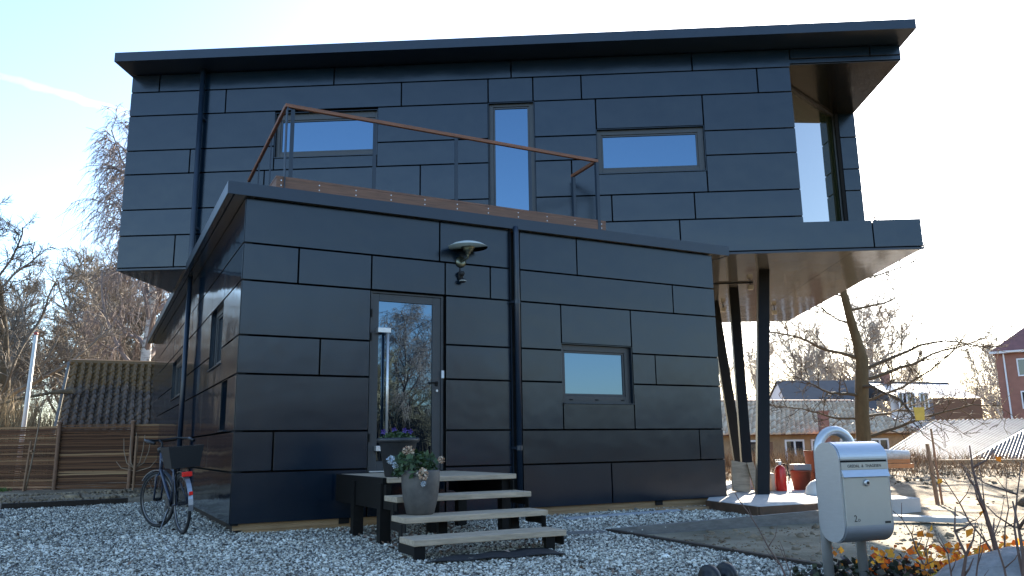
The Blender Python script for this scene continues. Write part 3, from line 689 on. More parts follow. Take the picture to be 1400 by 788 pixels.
bk.add(outer(z0, 0) + outer(z1, t_) + outer(z1, t_ - .012) + outer(z0 + .01, -.012), [(3,2,1,0)] + [(k, (k+1)%4, 4+(k+1)%4, 4+k) for k in range(4)] + [(4+k, 4+(k+1)%4, 8+(k+1)%4, 8+k) for k in range(4)] + [(8+k, 8+(k+1)%4, 12+(k+1)%4, 12+k) for k in range(4)] + [(12, 13, 14, 15)])
bk.build("basket", M_bblack, bike)
m = MB(); m.box(-.225, -.205, -.055, .055, .635, .69); m.build("tail_light", M_red, bike, bevel=.006)
m = MB(); m.box(-.372, -.36, -.02, .02, .44, .48); m.build("tail_light", M_red, bike, bevel=.004)
m = MB(); m.tube([(.42, .05, .29), (.48, .06, .12)], .009, 8); m.tube([(.48, -.06, .46), (.42, -.05, .29)], .009, 8); m.lathe([(.0, -.004), (.09, -.004), (.09, .004), (.0, .004)], 24, (.45, .045, .29), Matrix.Rotation(R(90), 3, 'X')); m.build("crank", M_alu, bike)
for b_ in ((.44, .53, .06, .14, .105, .13), (.43, .52, -.14, -.06, .455, .48)): m = MB(); m.box(*b_); m.build("pedal", M_bblack, bike)
m = MB(); m.tube([(.40, .05, .26), (.36, .16, .0)], .009, 6); m.build("kickstand", M_alu, bike)

# ------------------------------------------------------------------ mailbox
MR = R(19.4)
mb = thing("mailbox", "stainless steel mailbox with curved top standing on a bent tube post", "mailbox", (1.83, 4.6, 0), MR)
mw, md, mz0, mz1 = .345, .20, .362, .915
def stadium(d, z0, z1, rt_, rb_, n=10):
    pts = []
    for k in range(n + 1):
        a = math.pi / 2 * k / n; pts.append((rt_ - rt_*math.sin(a) if False else rt_*(1 - math.sin(math.pi/2 - a)), z1 - rt_*(1 - math.cos(math.pi/2 - a)) ))
    return pts
def outline(d, z0, z1, r, n=9):
    p = []
    for k in range(n + 1): a = math.pi + math.pi/2*k/n; p.append((r + r*math.cos(a), z0 + r + r*math.sin(a)))           # front bottom
    for k in range(n + 1): a = -math.pi/2 + math.pi/2*k/n; p.append((d - r + r*math.cos(a), z0 + r + r*math.sin(a)))     # back bottom
    for k in range(n + 1): a = math.pi/2*k/n; p.append((d - r + r*math.cos(a), z1 - r + r*math.sin(a)))
    for k in range(n + 1): a = math.pi/2 + math.pi/2*k/n; p.append((r + r*math.cos(a), z1 - r + r*math.sin(a)))
    return p
ex = lambda a, z, t: (t, a, z)
ol = outline(md, mz0, mz1, .094)
m = MB(); m.prism([(a*.97 + .003, (z - .64)*.985 + .64) for a, z in ol], ex, .006, mw - .006); m.build("body", M_galv, mb, smooth=False)
for t0, t1 in ((-.002, .006), (mw - .006, mw + .002)):
    m = MB(); m.prism(ol, ex, t0, t1); m.build("side_plate", M_galv, mb)
m = MB()
fr = [p for p in ol if p[0] < .06 and p[1] > .80]
fr = sorted(fr, key=lambda p: p[1]); 
arc = [(.094 - .100*math.cos(R(t)), mz1 - .094 + .098*math.sin(R(t))) for t in range(0, 91, 7)]
inn = [(.094 - .092*math.cos(R(t)), mz1 - .094 + .090*math.sin(R(t))) for t in range(90, -1, -7)]
m.prism(arc + inn, ex, .007, mw - .007); m.build("lid", M_galv, mb, smooth=False)
m = MB(); m.box(.010, mw - .010, -.0015, .02, .803, .814); m.build("letter_slot", M_black, mb)
m = MB(); m.box(.010, mw - .010, -.004, .02, .762, .802); m.build("name_plate", M_mailface, mb)
m = MB(); m.add([(.008, -.004, .760), (mw - .008, -.004, .760), (mw - .008, -.020, .722), (.008, -.020, .722), (.008, .004, .722), (mw - .008, .004, .722)], [(0, 3, 2, 1), (3, 4, 5, 2), (0, 4, 3), (1, 2, 5)]); m.build("flap", M_galv, mb)
m = MB(); m.box(.012, mw - .012, -.005, .02, .452, .718); m.build("door", M_mailface, mb, bevel=.002)
m = MB(); m.lathe([(.0, .0), (.019, .0), (.019, .008), (.014, .011), (.0, .011)], 24, (mw*.5, -.005, .688), Matrix.Rotation(R(90), 3, 'X')); m.build("lock", M_steel, mb, smooth=True)
m = MB(); m.lathe([(.0, .0), (.009, .0), (.009, .003), (.0, .003)], 16, (mw*.5 + .003, -.0155, .688), Matrix.Rotation(R(90), 3, 'X')); m.build("keyhole", M_ink, mb)
m = MB(); m.box(mw - .065, mw - .025, -.0068, -.0045, .462, .474); m.build("badge", M_ink, mb)
bb_ = [(.094 - .1*math.cos(R(t)), mz0 + .094 - .098*math.sin(R(t))) for t in range(0, 91, 7)]; bi_ = [(.094 - .092*math.cos(R(t)), mz0 + .094 - .09*math.sin(R(t))) for t in range(90, -1, -7)]
m = MB(); m.prism(bb_ + bi_, ex, .007, mw - .007); m.build("bottom_curve", M_galv, mb)
def text(s, size, x, z, y, parent, mat_, align='CENTER', sx=1.0, name="lettering"):
    c = bpy.data.curves.new(name, 'FONT'); c.body = s; c.size = size; c.align_x = align; c.extrude = .0004; c.materials.append(mat_)
    tmp = bpy.data.objects.new("tmp", c); col.objects.link(tmp); me = bpy.data.meshes.new_from_object(tmp.evaluated_get(bpy.context.evaluated_depsgraph_get())); bpy.data.objects.remove(tmp)
    me.name = name; me.materials.clear(); me.materials.append(mat_)
    o = bpy.data.objects.new(name, me); col.objects.link(o); o.parent = parent; o.location = (x, y, z); o.rotation_euler = (R(90), 0, 0); o.scale = (sx, 1, 1)
    return o
text("GREDAL  &  THAGESEN", .0235, mw*.5, .774, -.0046, mb, M_ink, sx=.98)
text("2", .052, .075, .478, -.0056, mb, M_ink, sx=.9); text("D", .022, .100, .478, -.0056, mb, M_ink)
pts = [(.06, md + .034, -.1), (.06, md + .034, .86)] + [(.06 + .125 - .125*math.cos(R(t)), md + .034, .86 + .125*math.sin(R(t))) for t in range(12, 180, 12)] + [(.31, md + .034, .86), (.31, md + .034, -.1)]
m = MB(); m.tube(pts, .029, 16); m.build("post", M_steel, mb, smooth=True)
m = MB(); m.box(.05, .32, md - .003, md + .012, .45, .50); m.box(.05, .32, md - .003, md + .012, .74, .79); m.build("bracket", M_steel, mb)

# the small black wheels at the edge of the yard
bw = thing("toy_wheels", "pair of small black wheels on an axle lying in the gravel near the mailbox", "wheels", (1.31, 5.42, .07), R(35))
for x in (-.085, .075):
    m = MB(); m.lathe([(.0, -.03), (.05, -.03), (.052, -.02), (.075, -.028), (.085, -.015), (.085, .015), (.075, .028), (.052, .02), (.05, .03), (.0, .03)], 28, (x, 0, 0), Matrix.Rotation(R(90), 3, 'Y')); m.build("wheel", M_bblack, bw, smooth=True)
m = MB(); m.tube([(-.085, 0, 0), (.075, 0, 0)], .02, 10); m.build("axle", M_bblack, bw)

# ------------------------------------------------------------------ edging, slab and boards
bed = MB(); bed.prism([(1.08, 8.9), (3.75, 10.1), (6.2, 9.6), (9, 8.5), (9, 3.5), (2.9, 3.8), (2.45, 5.7), (2.33, 6.05)], lambda a, b_, t: (a, b_, t), -.3, -.045)
tag(bed.build("planting_bed", M_bedsand), kind="structure")
def boardline(name, p, q, z0a, z1a, z0b, z1b, th, mat_, label, cat):
    p = Vector((*p, 0)); q = Vector((*q, 0)); d = (q - p).normalized(); n_ = Vector((-d.y, d.x, 0)) * th / 2
    m = MB(); vs = []
    for e, za, zb in ((p, z0a, z1a), (q, z0b, z1b)):
        for s_ in (-1, 1):
            for z in (za, zb): vs.append((e.x + n_.x*s_, e.y + n_.y*s_, z))
    m.add(vs, [(0,1,3,2),(4,6,7,5),(0,4,5,1),(2,3,7,6),(1,5,7,3),(0,2,6,4)])
    return tag(m.build(name, mat_, bevel=.004), label, cat)
boardline("edging_board", (1.04, 8.95), (3.78, 10.12), -.2, .035, -.2, .10, .045, M_greyboard, "grey edging board between the gravel strip and the sandy bed", "edging")
boardline("edging_timber", (1.0, 8.97), (2.34, 6.02), -.2, .03, -.2, .035, .06, M_kerbwood, "dark rotten edging timber dividing the gravel from the sandy bed", "edging")
boardline("edging_board", (2.34, 5.72), (3.3, 5.95), -.2, .03, -.2, .03, .12, M_greyboard, "short pale board on the ground behind the mailbox posts", "board")
boardline("kerb_timber", (-16.5, 7.96), (-8.75, 13.86), -.2, .07, -.2, .10, .12, M_kerbwood, "dark kerb timber at the far edge of the gravel yard", "kerb")
boardline("kerb_timber", (-8.70, 13.90), (-7.1, 15.02), -.2, .10, -.2, .10, .12, M_kerbwood, "dark kerb timber end piece nearest the bicycle", "kerb")
boardline("loose_board", (.62, 10.36), (2.25, 11.38), .0, .035, .0, .035, .10, mat("grey_painted_board", (.32, .34, .37), .6, var=.15, vscale=6), "pale grey board lying on the gravel below the annex window", "board")
boardline("loose_board", (.5, 8.72), (.95, 8.82), -.01, .02, -.01, .02, .26, M_greyboard, "flat grey paving piece sunk in the gravel right of the steps".replace("right of", "beside"), "paving")
for nm, p, q, z, w, lab in (("pine_board", (2.0, 11.62), (2.75, 12.02), .03, .12, "new pine board lying flat in front of the wall near the slab"), ("pine_board", (2.3, 11.45), (3.0, 11.80), .045, .09, "thin pine offcut on top of the gravel beside the slab corner")):
    boardline(nm, p, q, 0, z, 0, z, w, M_pine, lab, "board")
sl = MB(); sl.prism([(2.74, 11.75), (3.08, 10.45), (3.6, 10.72), (4.1, 10.95), (5.66, 11.5), (5.6, 12.3), (6.6, 17.5), (3.2, 17.5), (3.1, 13.0)], lambda a, b_, t: (a, b_, t), -.2, .13)
tag(sl.build("concrete_slab", M_concrete, bevel=.008), kind="structure")
sd_ = thing("slab_formwork", "rusty brown formwork board along the front edge of the concrete slab", "board", (0, 0, 0))
m = MB(); m.bar((2.72, 11.70, .045), (3.065, 10.42, .045), .025, .16); m.bar((3.085, 10.42, .045), (4.1, 10.90, .045), .025, .16); m.build("board", mat("rusty_board", (.10, .055, .03), .8, var=.4, vscale=5), sd_)
pl_ = MB(); pl_.prism([(4.55, 10.2), (5.28, 9.62), (5.12, 9.5), (4.5, 9.9)], lambda a, b_, t: (a, b_, t), -.02, .035)
tag(pl_.build("pale_board", M_concrete, bevel=.004), "flat pale board lying on the sand behind the mailbox", "board")
boardline("long_beam", (11.4, 24.9), (17.5, 24.4), -.1, .34, -.1, .30, .20, M_pine, "long sunlit timber beam lying in front of the corrugated shed roof", "beam")

# ------------------------------------------------------------------ clutter on the slab
M_terra = mat("terracotta", (0.26, 0.075, 0.038), .7, var=.25, vscale=8); M_redpl = mat("red_enamel", (0.55, 0.02, 0.012), .3); M_crate = mat("dark_crate", (.03, .03, .028), .7)
M_white = mat("white_enamel", (.62, .62, .58), .35, var=.08, vscale=5); M_orange = mat("orange_plank", (.50, .20, .07), .6, var=.3, vscale=5, stretch=(1, 8, 8))
def put(o, label, cat, group=None): return tag(o, label, cat, group)
SZ = .13
m = MB(); m.bar((3.72, 13.5, SZ), (3.80, 13.75, .60), .30, .045, (0, 1, 0)); put(m.build("leaning_board", M_greywood, bevel=.004), "wide weathered plank leaning against the black columns", "board")
m = MB(); m.bar((3.99, 13.45, SZ), (3.95, 13.7, .585), .11, .06, (0, 1, 0)); put(m.build("leaning_post", M_greywood, bevel=.004), "narrow weathered post offcut leaning beside the wide plank", "post")
m = MB(); m.box(4.0, 4.32, 14.3, 14.6, SZ, .34); put(m.build("concrete_block", M_concrete, bevel=.01), "grey concrete block with pale top behind the front column", "block")
def bucket(name, x, y, r0, r1, h, mm, label, cat):
    m = MB(); m.lathe([(.0, 0), (r0, 0), (r1, h), (r1 + .012, h), (r1 + .012, h + .02), (r1 - .01, h + .02), (r0 - .01, .015), (0, .015)], 24); return put(m.build(name, mm, None, (x, y, SZ), smooth=True), label, cat)
ext = thing("fire_extinguisher", "red fire extinguisher with white top beside the front column", "fire extinguisher", (4.42, 13.6, SZ))
m = MB(); m.lathe([(.0, 0), (.085, 0), (.09, .01), (.09, .34), (.07, .39), (.025, .42), (.0, .42)], 24); m.build("cylinder", M_redpl, ext, smooth=True)
m = MB(); m.lathe([(.0, .42), (.028, .42), (.03, .46), (.0, .47)], 12); m.box(-.07, .03, -.012, .012, .465, .48); m.box(-.08, .02, -.012, .012, .50, .51); m.build("valve", M_white, ext)
m = MB(); m.tube([(.02, -.03, .44), (.10, -.06, .42), (.12, -.07, .25), (.10, -.07, .10)], .011, 8); m.build("hose", M_rubber, ext, smooth=True)
put(MB().lathe([(.0, 0), (.05, 0), (.055, .26), (.045, .29), (.0, .29)], 16).build("plastic_canister", mat("cream_plastic", (.6, .42, .3), .5), None, (4.27, 13.6, SZ), smooth=True), "pale pink plastic canister between the front column and red extinguisher", "canister")
put(MB().lathe([(.0, 0), (.06, 0), (.065, .2), (.0, .23)], 16).build("red_tin", M_redpl, None, (4.36, 13.85, SZ), smooth=True), "small red tin standing behind the pale canister", "tin")
bucket("terracotta_pot", 4.86, 13.9, .13, .17, .30, M_terra, "large terracotta pot with dark rim behind the red extinguisher", "pot")
bucket("terracotta_pot", 5.05, 13.55, .075, .085, .30, M_terra, "tall slim terracotta pot in front of the wooden crate", "pot")
bucket("terracotta_pot", 5.30, 14.3, .16, .2, .62, M_terra, "terracotta tub standing highest behind the wrapped planks", "pot")
m = MB(); m.box(4.72, 5.02, 13.8, 14.05, .452, .55); put(m.build("grey_box", mat("grey_plastic_box", (.2, .2, .2), .6), bevel=.008), "grey plastic box resting on the large terracotta pot", "box")
cr_ = thing("crate", "open wooden crate with pale end beside the dark crate", "crate", (5.34, 13.6, SZ))
m = MB(); m.box(-.20, .02, -.15, .15, 0, .36); m.build("side", M_greywood, cr_); m = MB(); m.box(.022, .12, -.16, .14, .0, .34); m.build("end_panel", M_white, cr_)
m = MB(); m.box(5.52, 6.1, 13.55, 13.95, SZ, .46); put(m.build("crate", M_crate, bevel=.01), "black crate carrying the orange planks, beside the mailbox in view", "crate")
for i, (y, z, lab) in enumerate(((13.5, .50, "lowest orange plank lying across the black crate"), (13.62, .575, "orange plank lying higher on the stack above the crate"), )):
    m = MB(); m.bar((5.25, y, z), (6.6, y + .05, z + .01), .12, .07); put(m.build("orange_plank", M_orange, bevel=.006), lab, "plank")
M_foil = mat("clear_plastic_wrap", (.5, .48, .45), .15, var=.3, vscale=15, bump=.6, bscale=30)
m = MB(); m.tube([(5.2, 13.6, .66), (5.6, 13.62, .70), (6.1, 13.65, .69), (6.6, 13.65, .68)], [.05, .09, .10, .08], 12); put(m.build("plastic_roll", M_foil, smooth=True), "roll wrapped in shiny plastic on top of the orange planks", "roll")
put(MB().lathe([(.0, .22), (.08, .215), (.16, .18), (.22, .11), (.25, .02), (.262, .0), (.262, -.004), (.0, -.003)], 32).build("washbasin", M_white, None, (4.72, 12.62, SZ + .005), smooth=True), "white oval basin lying upside down on the concrete slab", "basin")

# ------------------------------------------------------------------ trees
M_bark = ramp_mat("grey_brown_bark", [(0.2, (0.045, 0.033, 0.022)), (0.55, (0.11, 0.085, 0.055)), (0.8, (0.18, 0.145, 0.10))], .9, 5, 'noise', .6, 12, stretch=(1, 1, .3))
M_twig = mat("twig_bark", (0.17, 0.142, 0.112), .85, island=.35)
M_bark2 = ramp_mat("olive_bark", [(0.2, (0.085, 0.058, 0.028)), (0.6, (0.16, 0.115, 0.06)), (0.85, (0.22, 0.17, 0.10))], .9, 6, 'noise', .6, 14, stretch=(1, 1, .3))
M_birch = ramp_mat("birch_bark", [(0.30, (0.035, 0.03, 0.026)), (0.40, (0.20, 0.18, 0.16)), (0.50, (0.50, 0.48, 0.45)), (0.8, (0.60, 0.58, 0.54))], .8, 3, 'noise', .4, 10, stretch=(1, 1, 2.2))
M_birchtwig = mat("birch_twig", (0.21, 0.165, 0.15), .85, island=.3)

M_glaretwig = mat("glare_paled_twig", (0.40, 0.345, 0.29), .8, island=.25)  # far trees: the glare around them is put into the twig colour
M_olivetwig = mat("olive_lit_twig", (0.30, 0.245, 0.15), .8, island=.3)  # mirrored trees: their sunlit paleness is put into the twig colour
def rvec(r): return Vector((r.gauss(0, 1), r.gauss(0, 1), r.gauss(0, 1)))
class Segs:
    def __init__(s): s.a = []; s.b = []; s.ra = []; s.rb = []
    def poly(s, pts, rs):
        for i in range(len(pts) - 1):
            s.a.append(pts[i]); s.b.append(pts[i+1]); s.ra.append(rs[i]); s.rb.append(rs[i+1])
    def mesh(s, n=3):
        a = np.array([tuple(p) for p in s.a]); b = np.array([tuple(p) for p in s.b]); ra = np.array(s.ra); rb = np.array(s.rb)
        d = b - a; L = np.linalg.norm(d, axis=1)[:, None]; d = d / np.maximum(L, 1e-6)
        h = np.where(np.abs(d[:, 2:3]) < .9, np.array([[0, 0, 1.]]), np.array([[1., 0, 0]]))
        e1 = np.cross(d, h); e1 /= np.linalg.norm(e1, axis=1)[:, None]; e2 = np.cross(d, e1)
        vs = []
        for p, r in ((a, ra), (b, rb)):
            for k in range(n):
                t = 2*math.pi*k/n; vs.append(p + (e1*math.cos(t) + e2*math.sin(t)) * r[:, None])
        V = np.stack(vs, 1).reshape(-1, 3); base = np.arange(len(a))[:, None] * (2*n)
        F = np.stack([np.concatenate([base + k, base + (k+1) % n, base + n + (k+1) % n, base + n + k], 1) for k in range(n)], 1).reshape(-1, 4)
        return V, F
def walk(r, p, d, L, r0, r1, n, wob, trop, tz):
    pts = [Vector(p)]; d = Vector(d).normalized(); rs = [r0]
    for i in range(n):
        d = (d + rvec(r) * wob + Vector((0, 0, trop)) * (1 if i else .4)).normalized()
        if tz is not None: pass
        pts.append(pts[-1] + d * (L / n)); rs.append(r0 + (r1 - r0) * (i + 1) / n)
    return pts, rs, d
def pick(pts, rs, t):
    x = t * (len(pts) - 1); i = min(int(x), len(pts) - 2); f = x - i
    return pts[i].lerp(pts[i+1], f), rs[i] + (rs[i+1] - rs[i]) * f, (pts[i+1] - pts[i]).normalized()
def side_dir(r, d, ang):
    a = d.orthogonal().normalized(); b_ = d.cross(a); t = r.uniform(0, 2*math.pi)
    return (d * math.cos(ang) + (a * math.cos(t) + b_ * math.sin(t)) * math.sin(ang)).normalized()
def grow(seed, H, R0, lean=(0, 0), first=.25, limbs=14, limb_len=.45, ang=(.6, 1.1), sub=(8, 7, 3), trops=(.05, .03, .0, -.0), twig=.006, droop=0.0, fork=None, crown_pow=.7):
    """a bare tree: returns trunk tube data and all branches as thin prisms"""
    r = random.Random(seed); T = MB(); G = Segs(); B = MB()
    tp, tr_, _ = walk(r, (0, 0, -.15), (lean[0], lean[1], 1), H * .92, R0, R0 * .12, 14, .055, .05, None)
    tr_[0] = R0 * 1.35
    T.tube(tp, tr_, 12)
    for i in range(limbs):
        t = first + (1 - first) * (i + r.random()) / limbs; p, rr_, d = pick(tp, tr_, min(t, .99))
        L = H * limb_len * (1 - (t - first) / (1 - first) * crown_pow) * r.uniform(.7, 1.15)
        d1 = side_dir(r, d, r.uniform(*ang))
        lp, lr, _ = walk(r, p, d1, L, min(rr_ * .62, .018 * L + .012), twig * 2.0, 8, .12, trops[0], None)
        B.tube(lp, lr, 6, False)
        for j in range(sub[0]):
            t2 = .2 + .8 * (j + r.random()) / sub[0]; p2, r2, d2 = pick(lp, lr, t2)
            L2 = L * r.uniform(.28, .5) * (1.1 - t2 * .55)
            sp_, sr_, _ = walk(r, p2, side_dir(r, d2, r.uniform(.5, 1.0)), L2, max(r2 * .6, twig * 1.6), twig * 1.1, 5, .16, trops[1], None)
            G.poly(sp_, sr_)
            for k in range(sub[1]):
                t3 = .15 + .85 * (k + r.random()) / sub[1]; p3, r3, d3 = pick(sp_, sr_, t3)
                L3 = L2 * r.uniform(.3, .6)
                d4 = side_dir(r, d3, r.uniform(.4, .9))
                if droop: d4 = (d4 + Vector((0, 0, -droop))).normalized(); L3 *= 1.35
                wp, wr, _ = walk(r, p3, d4, L3, max(r3 * .6, twig), twig * .6, 4, .13, trops[2] - droop * .35, None)
                G.poly(wp, wr)
                for q in range(sub[2]):
                    p5, r5, d5 = pick(wp, wr, r.uniform(.2, 1)); d6 = side_dir(r, d5, r.uniform(.4, .9))
                    if droop: d6 = (d6 + Vector((0, 0, -droop * 1.6))).normalized()
                    xp, xr, _ = walk(r, p5, d6, L3 * r.uniform(.35, .75), twig * .7, twig * .4, 2, .15, trops[3] - droop * .4, None)
                    G.poly(xp, xr)
    return T, B, G
def plant_tree(name, data, loc, label, group, mt_, mb_, rz=0, cat="tree"):
    T, B, G = data; root = thing(name, label, cat, loc, rz, group)
    T.build("trunk", mt_, root, smooth=True)
    V1, F1 = G.mesh(3); nb = len(B.v)
    V = np.concatenate([np.array(B.v), V1]) if nb else V1
    Bf = np.array([f for f in B.f if len(f) == 4]); F = np.concatenate([Bf, F1 + nb])
    c = mesh_np("crown", V, F, mb_, root); return root

birch = plant_tree("birch_tree", grow(11, 18.0, .30, (.02, 0), .26, 26, .44, (.5, 1.0), (10, 10, 4), (.10, .04, -.02, -.05), .015, .55, crown_pow=.55), (-16.4, 36, -.1), "tall white barked birch with drooping twigs behind the tiled shed", "trees behind the house", M_birch, M_birchtwig)
oak = plant_tree("bare_tree", grow(23, 9.3, .30, (-.05, 0), .14, 18, .60, (.5, 1.05), (10, 9, 3), (.07, .04, .02, .0), .012), (-18.8, 29.5, 0), "large dark bare tree with a spreading crown beside the flagpole", "trees behind the house", M_bark, M_twig)
# the tree beyond the overhang: placed limb by limb
def near_tree():
    r = random.Random(4); T = MB(); B = MB(); G = Segs()
    tp = [Vector(p) for p in ((.2, 0, -2.2), (.2, 0, .2), (.26, .05, 1.7), (.44, .1, 3.2), (.36, .1, 3.7), (.16, .0, 4.5), (.0, -.1, 5.2), (-.10, -.1, 6.1), (-.30, -.1, 7.0), (-.45, 0, 8.2), (-.60, .1, 9.2))]
    tr_ = [.24, .205, .19, .175, .14, .115, .10, .085, .07, .05, .02]
    T.tube(tp, tr_, 14)
    spec = [(2.9, (1, -.1, .42), 4.0, .055), (2.6, (1, .1, .22), 4.4, .055), (3.2, (-1, .0, .12), 3.4, .055), (1.0, (1, -.3, .12), 3.6, .05), (2.2, (-1, -.2, -.05), 2.6, .05), (4.6, (1, 0, .35), 3.0, .04), (5.3, (.9, -.1, .5), 2.4, .035), (3.6, (.3, 1, .3), 3.2, .05), (2.4, (.2, -1, .15), 2.8, .045), (1.6, (.9, .5, .1), 3.5, .045), (4.2, (-1, .3, .3), 2.0, .03), (2.0, (1, -.4, -.1), 3.2, .04), (6.2, (1, .2, .5), 2.2, .03), (1.5, (-.8, .3, .2), 2.6, .035), (5.0, (-.5, .8, .6), 2.2, .03)]
    for z, d, L, r0 in spec:
        i = next(k for k in range(len(tp) - 1) if tp[k+1].z > z); f = (z - tp[i].z) / (tp[i+1].z - tp[i].z); p = tp[i].lerp(tp[i+1], f)
        lp, lr, _ = walk(r, p, d, L, r0, .010, 11, .14, .02, None); B.tube(lp, lr, 7, False)
        for j in range(13):
            t2 = .15 + .85 * (j + r.random()) / 13; p2, r2, d2 = pick(lp, lr, t2); L2 = L * r.uniform(.16, .36)
            sp_, sr_, _ = walk(r, p2, side_dir(r, d2, r.uniform(.5, 1.1)), L2, max(r2 * .5, .013), .008, 5, .22, .03, None); G.poly(sp_, sr_)
            for k in range(4):
                p3, r3, d3 = pick(sp_, sr_, r.uniform(.1, 1)); wp, wr, _ = walk(r, p3, side_dir(r, d3, r.uniform(.4, 1)), L2 * r.uniform(.25, .6), .008, .006, 3, .2, .03, None); G.poly(wp, wr)
                for q in range(2):
                    p4, r4, d4_ = pick(wp, wr, r.random()); xp, xr, _ = walk(r, p4, side_dir(r, d4_, .8), L2 * .2, .007, .005, 2, .2, .03, None); G.poly(xp, xr)
    return T, B, G
plant_tree("bare_tree", near_tree(), (9.52, 22.6, 0), "bare tree with an olive brown crooked trunk standing beyond the overhang", "trees behind the house", M_bark2, mat("olive_twig", (.12, .085, .05), .85, island=.3))
wood_src = [grow(31 + i, 10 + i, .22, (r_, 0), .16, 17, .50, (.35, .85), (10, 9, 4), (.09, .06, .04, .02), .016, crown_pow=.30) for i, r_ in enumerate((.02, -.03, .04, 0))]
protos = []
SPOT = [(-30, 46, 0, .95), (-24.5, 43, 1, .82), (-38, 52, 2, 1.0), (-21, 50, 3, .80), (-27, 58, 0, 1.15), (-33, 62, 1, 1.2), (-15.5, 47, 2, .7), (-18.5, 60, 3, .95), (-43, 60, 3, 1.3), (-23, 66, 2, 1.1), (-12.5, 58, 0, .85), (-37, 72, 1, 1.3), (-29, 76, 3, 1.3), (-50, 74, 2, 1.3), (-20, 78, 1, 1.1), (-17.2, 42, 1, .66), (-32, 41, 3, .75), (-14, 70, 2, 1.0), (-26, 38, 2, .62), (-22, 36.5, 0, .55), (-36, 45, 0, .9), (-46, 50, 1, 1.1), (-41, 38, 2, .9), (-52, 60, 0, 1.2), (-30, 33, 1, .6), (-35, 66, 2, 1.3), (-19, 68, 0, 1.1), (-25, 52, 3, 1.0), (-58, 44, 3, 1.2), (-48, 32, 0, 1.1), (-56, 28, 1, 1.2), (-44, 22, 2, 1.0),
        (30, 82, 0, 1.25), (37, 86, 1, 1.35), (44, 90, 2, 1.4), (34, 96, 3, 1.3), (50, 98, 0, 1.2), (41, 104, 1, 1.3), (56, 88, 2, 1.05), (26, 100, 3, 1.0), (60, 100, 1, 1.15), (48, 80, 3, .95), (32, 110, 2, 1.25), (66, 96, 0, 1.1), (53, 76, 1, .85), (63, 84, 3, .85)]
KINDS = ["broad grey bare tree in the wood", "slim bare tree with upright twigs in the wood", "tangled brown bare tree in the wood", "dense twiggy bare tree in the wood"]
WHERE = lambda x: "bare deciduous tree in the wood beyond the tiled shed" if x < 0 else "bare deciduous tree far behind the houses beyond the overhang"
rs_ = random.Random(9)
for i, (x, y, k, s_) in enumerate(SPOT):
    z = -.1 if x < 0 else -2.3
    grp = "bare trees in the wood behind the shed" if x < 0 else "bare trees behind the far houses"
    if len(protos) <= k and k == len(protos):
        o = plant_tree("bare_tree", wood_src[k], (x, y, z), WHERE(x), grp, M_bark, M_twig); protos.append(o)
    else:
        if k >= len(protos):
            continue
        o = copy_tree(protos[k]); o.location = (x, y, z); o["label"] = WHERE(x); o["group"] = grp
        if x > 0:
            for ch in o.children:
                ch.material_slots[0].link = 'OBJECT'; ch.material_slots[0].material = M_glaretwig
    o.rotation_euler = (0, 0, rs_.uniform(0, 6.28)); o.scale = (s_ * rs_.uniform(1.0, 1.25), s_ * rs_.uniform(1.0, 1.25), s_)
# the wood across the road behind the viewer (the glazing and the glossy cladding mirror it)
for i, (x, y, k, s_) in enumerate(((24, -14, 0, .72), (19, -20, 1, .72), (29, -9, 2, .26), (15, -25, 3, .78), (34, -4, 3, .26), (22, -19, 2, .62), (25.5, -15.5, 1, .60), (10, -30, 0, .8), (38, 1, 1, .26), (31, -12, 0, .30), (18, -27, 2, .75), (25, -22, 3, .72), (35, -10, 2, .3), (41, -5, 0, .3), (5, -34, 1, .8), (0, -37, 2, .8), (21, -15.5, 3, .48), (17, -18, 0, .5), (26, -12, 3, .42), (44, 4, 3, .28), (-7, -38, 3, .8), (-14, -38, 0, .8))):
    o = copy_tree(protos[k]); o.location = (x, y, -.1); o["label"] = "bare tree across the lane, seen only mirrored in the glazed door"; o["group"] = "bare trees mirrored in the glazing"
    o.rotation_euler = (0, 0, rs_.uniform(0, 6.28)); o.scale = (s_ * 1.2, s_ * 1.2, s_ * .72)
    for ch in o.children:
        ch.material_slots[0].link = 'OBJECT'; ch.material_slots[0].material = M_olivetwig
o = copy_tree(birch); o.location = (26.0, -15, -.1); o["label"] = "white barked birch across the lane, mirrored in the glazed door"; o["group"] = "bare trees mirrored in the glazing"; o.scale = (.62, .62, .50)

# ------------------------------------------------------------------ dry grass, hedge, brushwood
def blades(n, fx, h0, h1, w, rg, lean=.25, seg=2):
    x, y, z = fx(n); h = rg.uniform(h0, h1, n); a = rg.uniform(0, 6.28, n); tx = rg.normal(0, lean, n) * h; ty = rg.normal(0, lean, n) * h
    dx, dy = np.cos(a) * w / 2, np.sin(a) * w / 2
    v = np.stack([np.stack([x - dx, y - dy, z], 1), np.stack([x + dx, y + dy, z], 1), np.stack([x + dx*.7 + tx*.4, y + dy*.7 + ty*.4, z + h*.6], 1), np.stack([x - dx*.7 + tx*.4, y - dy*.7 + ty*.4, z + h*.6], 1), np.stack([x + tx, y + ty, z + h], 1)], 1)
    b0 = np.arange(n)[:, None] * 5; F = np.concatenate([np.concatenate([b0, b0+1, b0+2], 1), np.concatenate([b0, b0+2, b0+3], 1), np.concatenate([b0+3, b0+2, b0+4], 1)])
    return v.reshape(-1, 3), F
M_dry = ramp_mat("dry_straw", [(0.0, (.13, .085, .045)), (.5, (.27, .19, .10)), (1.0, (.42, .33, .19))], .9, by='island')
M_brush = ramp_mat("brown_brushwood", [(0.0, (.11, .07, .042)), (.5, (.25, .165, .10)), (1.0, (.44, .33, .21))], .9, by='island')
bg_ = np.random.default_rng(12)
